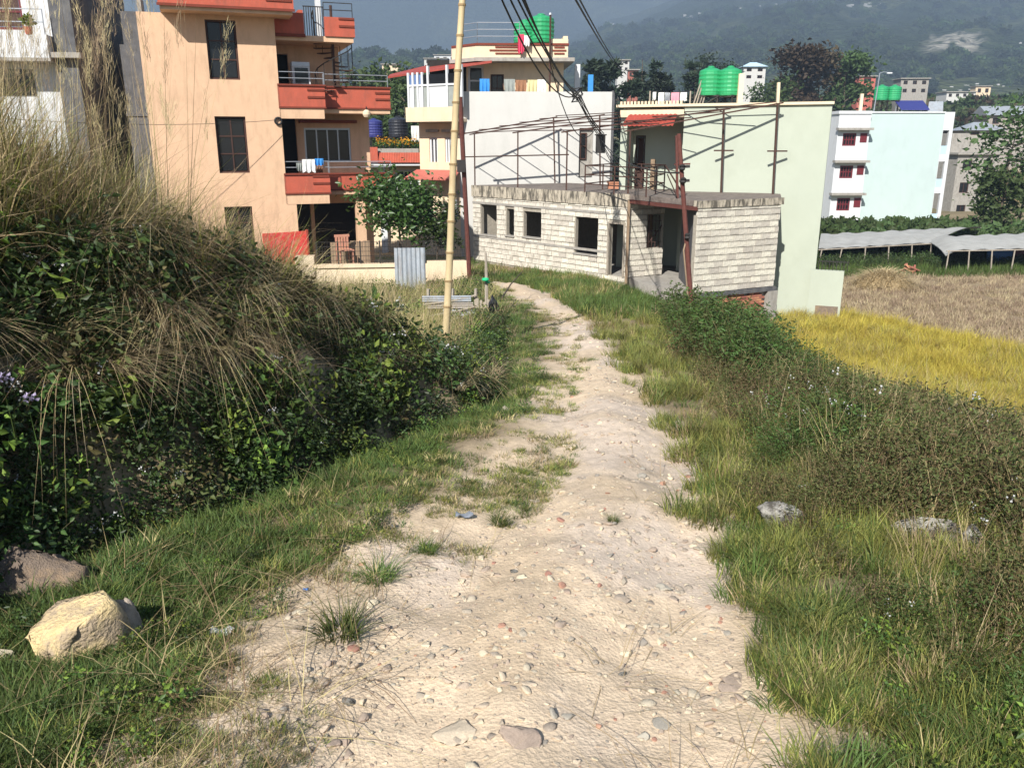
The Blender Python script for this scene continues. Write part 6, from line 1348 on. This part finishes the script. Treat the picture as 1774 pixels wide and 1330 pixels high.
for i in range(110):
    y_ = math.exp(rng.uniform(math.log(1.7), math.log(10))); a, c = float(roadL(y_)), float(roadR(y_)); x_ = a + (c - a) * min(max(rng.beta(2.2, 1.8), .03), .97); s_ = rng.uniform(.010, .028) * (1 + y_ * .05)
    o = link('stone', rockmesh('stone', rng.choice(['stone', 'rubble', 'rubble', 'stone_pale', 'stone_slate', 'stone_red'], p=[.34, .3, .19, .06, .09, .02]), 200 + i, 1, .6), None, (x_, y_, gz1(x_, y_) + s_ * .15)); o.scale = (s_, s_, s_ * rng.uniform(.5, 1)); o.rotation_euler = (rng.normal(0, .2), rng.normal(0, .2), rng.uniform(0, 6)); tag(o, 'small loose stone lying on the dirt track', 'stone', 'small stones strewn along the track')
for px, py, m, lab in ((252, 1250, 'stone_red', 'orange brick fragment in the grass at the lower left'), (1082, 808, 'stone_red', 'orange brick chip on the far stony patch of the track'), (1038, 1028, 'stone_red', 'red brick chip left of the cream stone'), (884, 1103, 'stone_red', 'red brick chip among straw in the middle of the track'), (1036, 1252, 'stone_red', 'red brick chip right of the grey slate chip')):
    r_ = ray(px, py); d = r_[1] * 1.6 / (-r_[2] - .105 * r_[1]); rock(px, py, d, .02, .015, .012, m, lab, int(px), 'brick_fragment', 'brick piece', None, 1, .3, px)
for px, py, m, sx, lab in ((805, 903, 'steel', .05, 'crumpled silvery plastic scrap in the verge grass'), (530, 1020, 'cloth_blue', .012, 'tiny light blue plastic scrap in the left grass'), (385, 1098, 'cloth_white', .045, 'whitish curled scrap on the bare patch left of the track')):
    r_ = ray(px, py); d = r_[1] * 1.6 / (-r_[2] - .105 * r_[1]); w = at(px, py, d); b = MB(); q = 5
    for i in range(q):
        for j in range(3): b.v.append((sx * (i / (q - 1) * 2 - 1), sx * .5 * (j - 1), .012 + sx * .22 * math.sin(i * 1.9 + j) + sx * .2))
    base = len(b.v); b.v += [(x_, y_, z_ - .003) for x_, y_, z_ in b.v]
    for i in range(q - 1):
        for j in range(2): f = (i * 3 + j, (i + 1) * 3 + j, (i + 1) * 3 + j + 1, i * 3 + j + 1); b.f.append(f); b.f.append(tuple(base + k for k in reversed(f)))
    o = b.build('plastic_scrap', M[m], None, (w.x, w.y, gz1(w.x, w.y))); tag(o, lab, 'litter')
# separate tufts at the track edges
TU = [joinm('grass_tuft', [(*blades(150, .085, .12, .26, .0032, .95, .45, 4), 'grass_green'), (*blades(22, .07, .12, .24, .003, 1.1, .5, 4), a)]) for a in ('grass_yellow', 'straw')]
for i, (px, py, s_, lab) in enumerate(((590, 1100, .85, 'big bright green grass tuft on the bare earth left of the track'), (655, 1005, .75, 'spreading grass tuft above the big bright one on the left'), (1320, 985, 1.0, 'dense grass tuft just below the pale rock at the right edge'), (1305, 905, .95, 'dark green grass tuft above the pale rock at the right edge'), (1400, 1085, 1.15, 'large shaggy grass tuft pushing onto the right side of the track'), (1455, 1070, .9, 'grass tuft on the right behind the large shaggy one'), (1560, 1135, .9, 'pale green grass tuft amid the right lawn'), (1062, 918, .3, 'tiny grass sprout in the middle of the track'), (740, 960, .5, 'low grass tuft at the left edge of the straw patch'), (865, 905, .5, 'brownish grass tuft where the left verge meets the track'), (1350, 860, .9, 'grass tuft at the foot of the right weeds'))):
    r_ = ray(px, py); d = r_[1] * 1.6 / (-r_[2] - .105 * r_[1]); w = at(px, py, d); o = link('grass_tuft', TU[i % 2], None, (w.x, d, gz1(w.x, d))); o.scale = (s_,) * 3; o.rotation_euler = (0, 0, i * 1.3); tag(o, lab, 'grass tuft', 'grass tufts beside the track')
fm = joinm('mauve_flower', [(*leaves(rng.normal(0, .008, (26, 3)), .016, up=.8, asp=.7), 'petal_mauve'), (*blades(2, .004, .25, .3, .0025, .1, 0, 3, base=(np.zeros(2), np.zeros(2), np.full(2, -.28))), 'leaf_mid')])
for px, py, d, lab in ((8, 655, 3.4, 'pale mauve flower head at the very left edge of the bank'), (52, 690, 3.3, 'pale mauve flower head in the dark undergrowth of the bank')):
    o = link('mauve_flower', fm, None, at(px, py, d)); tag(o, lab, 'flower', 'mauve flowers on the bank')
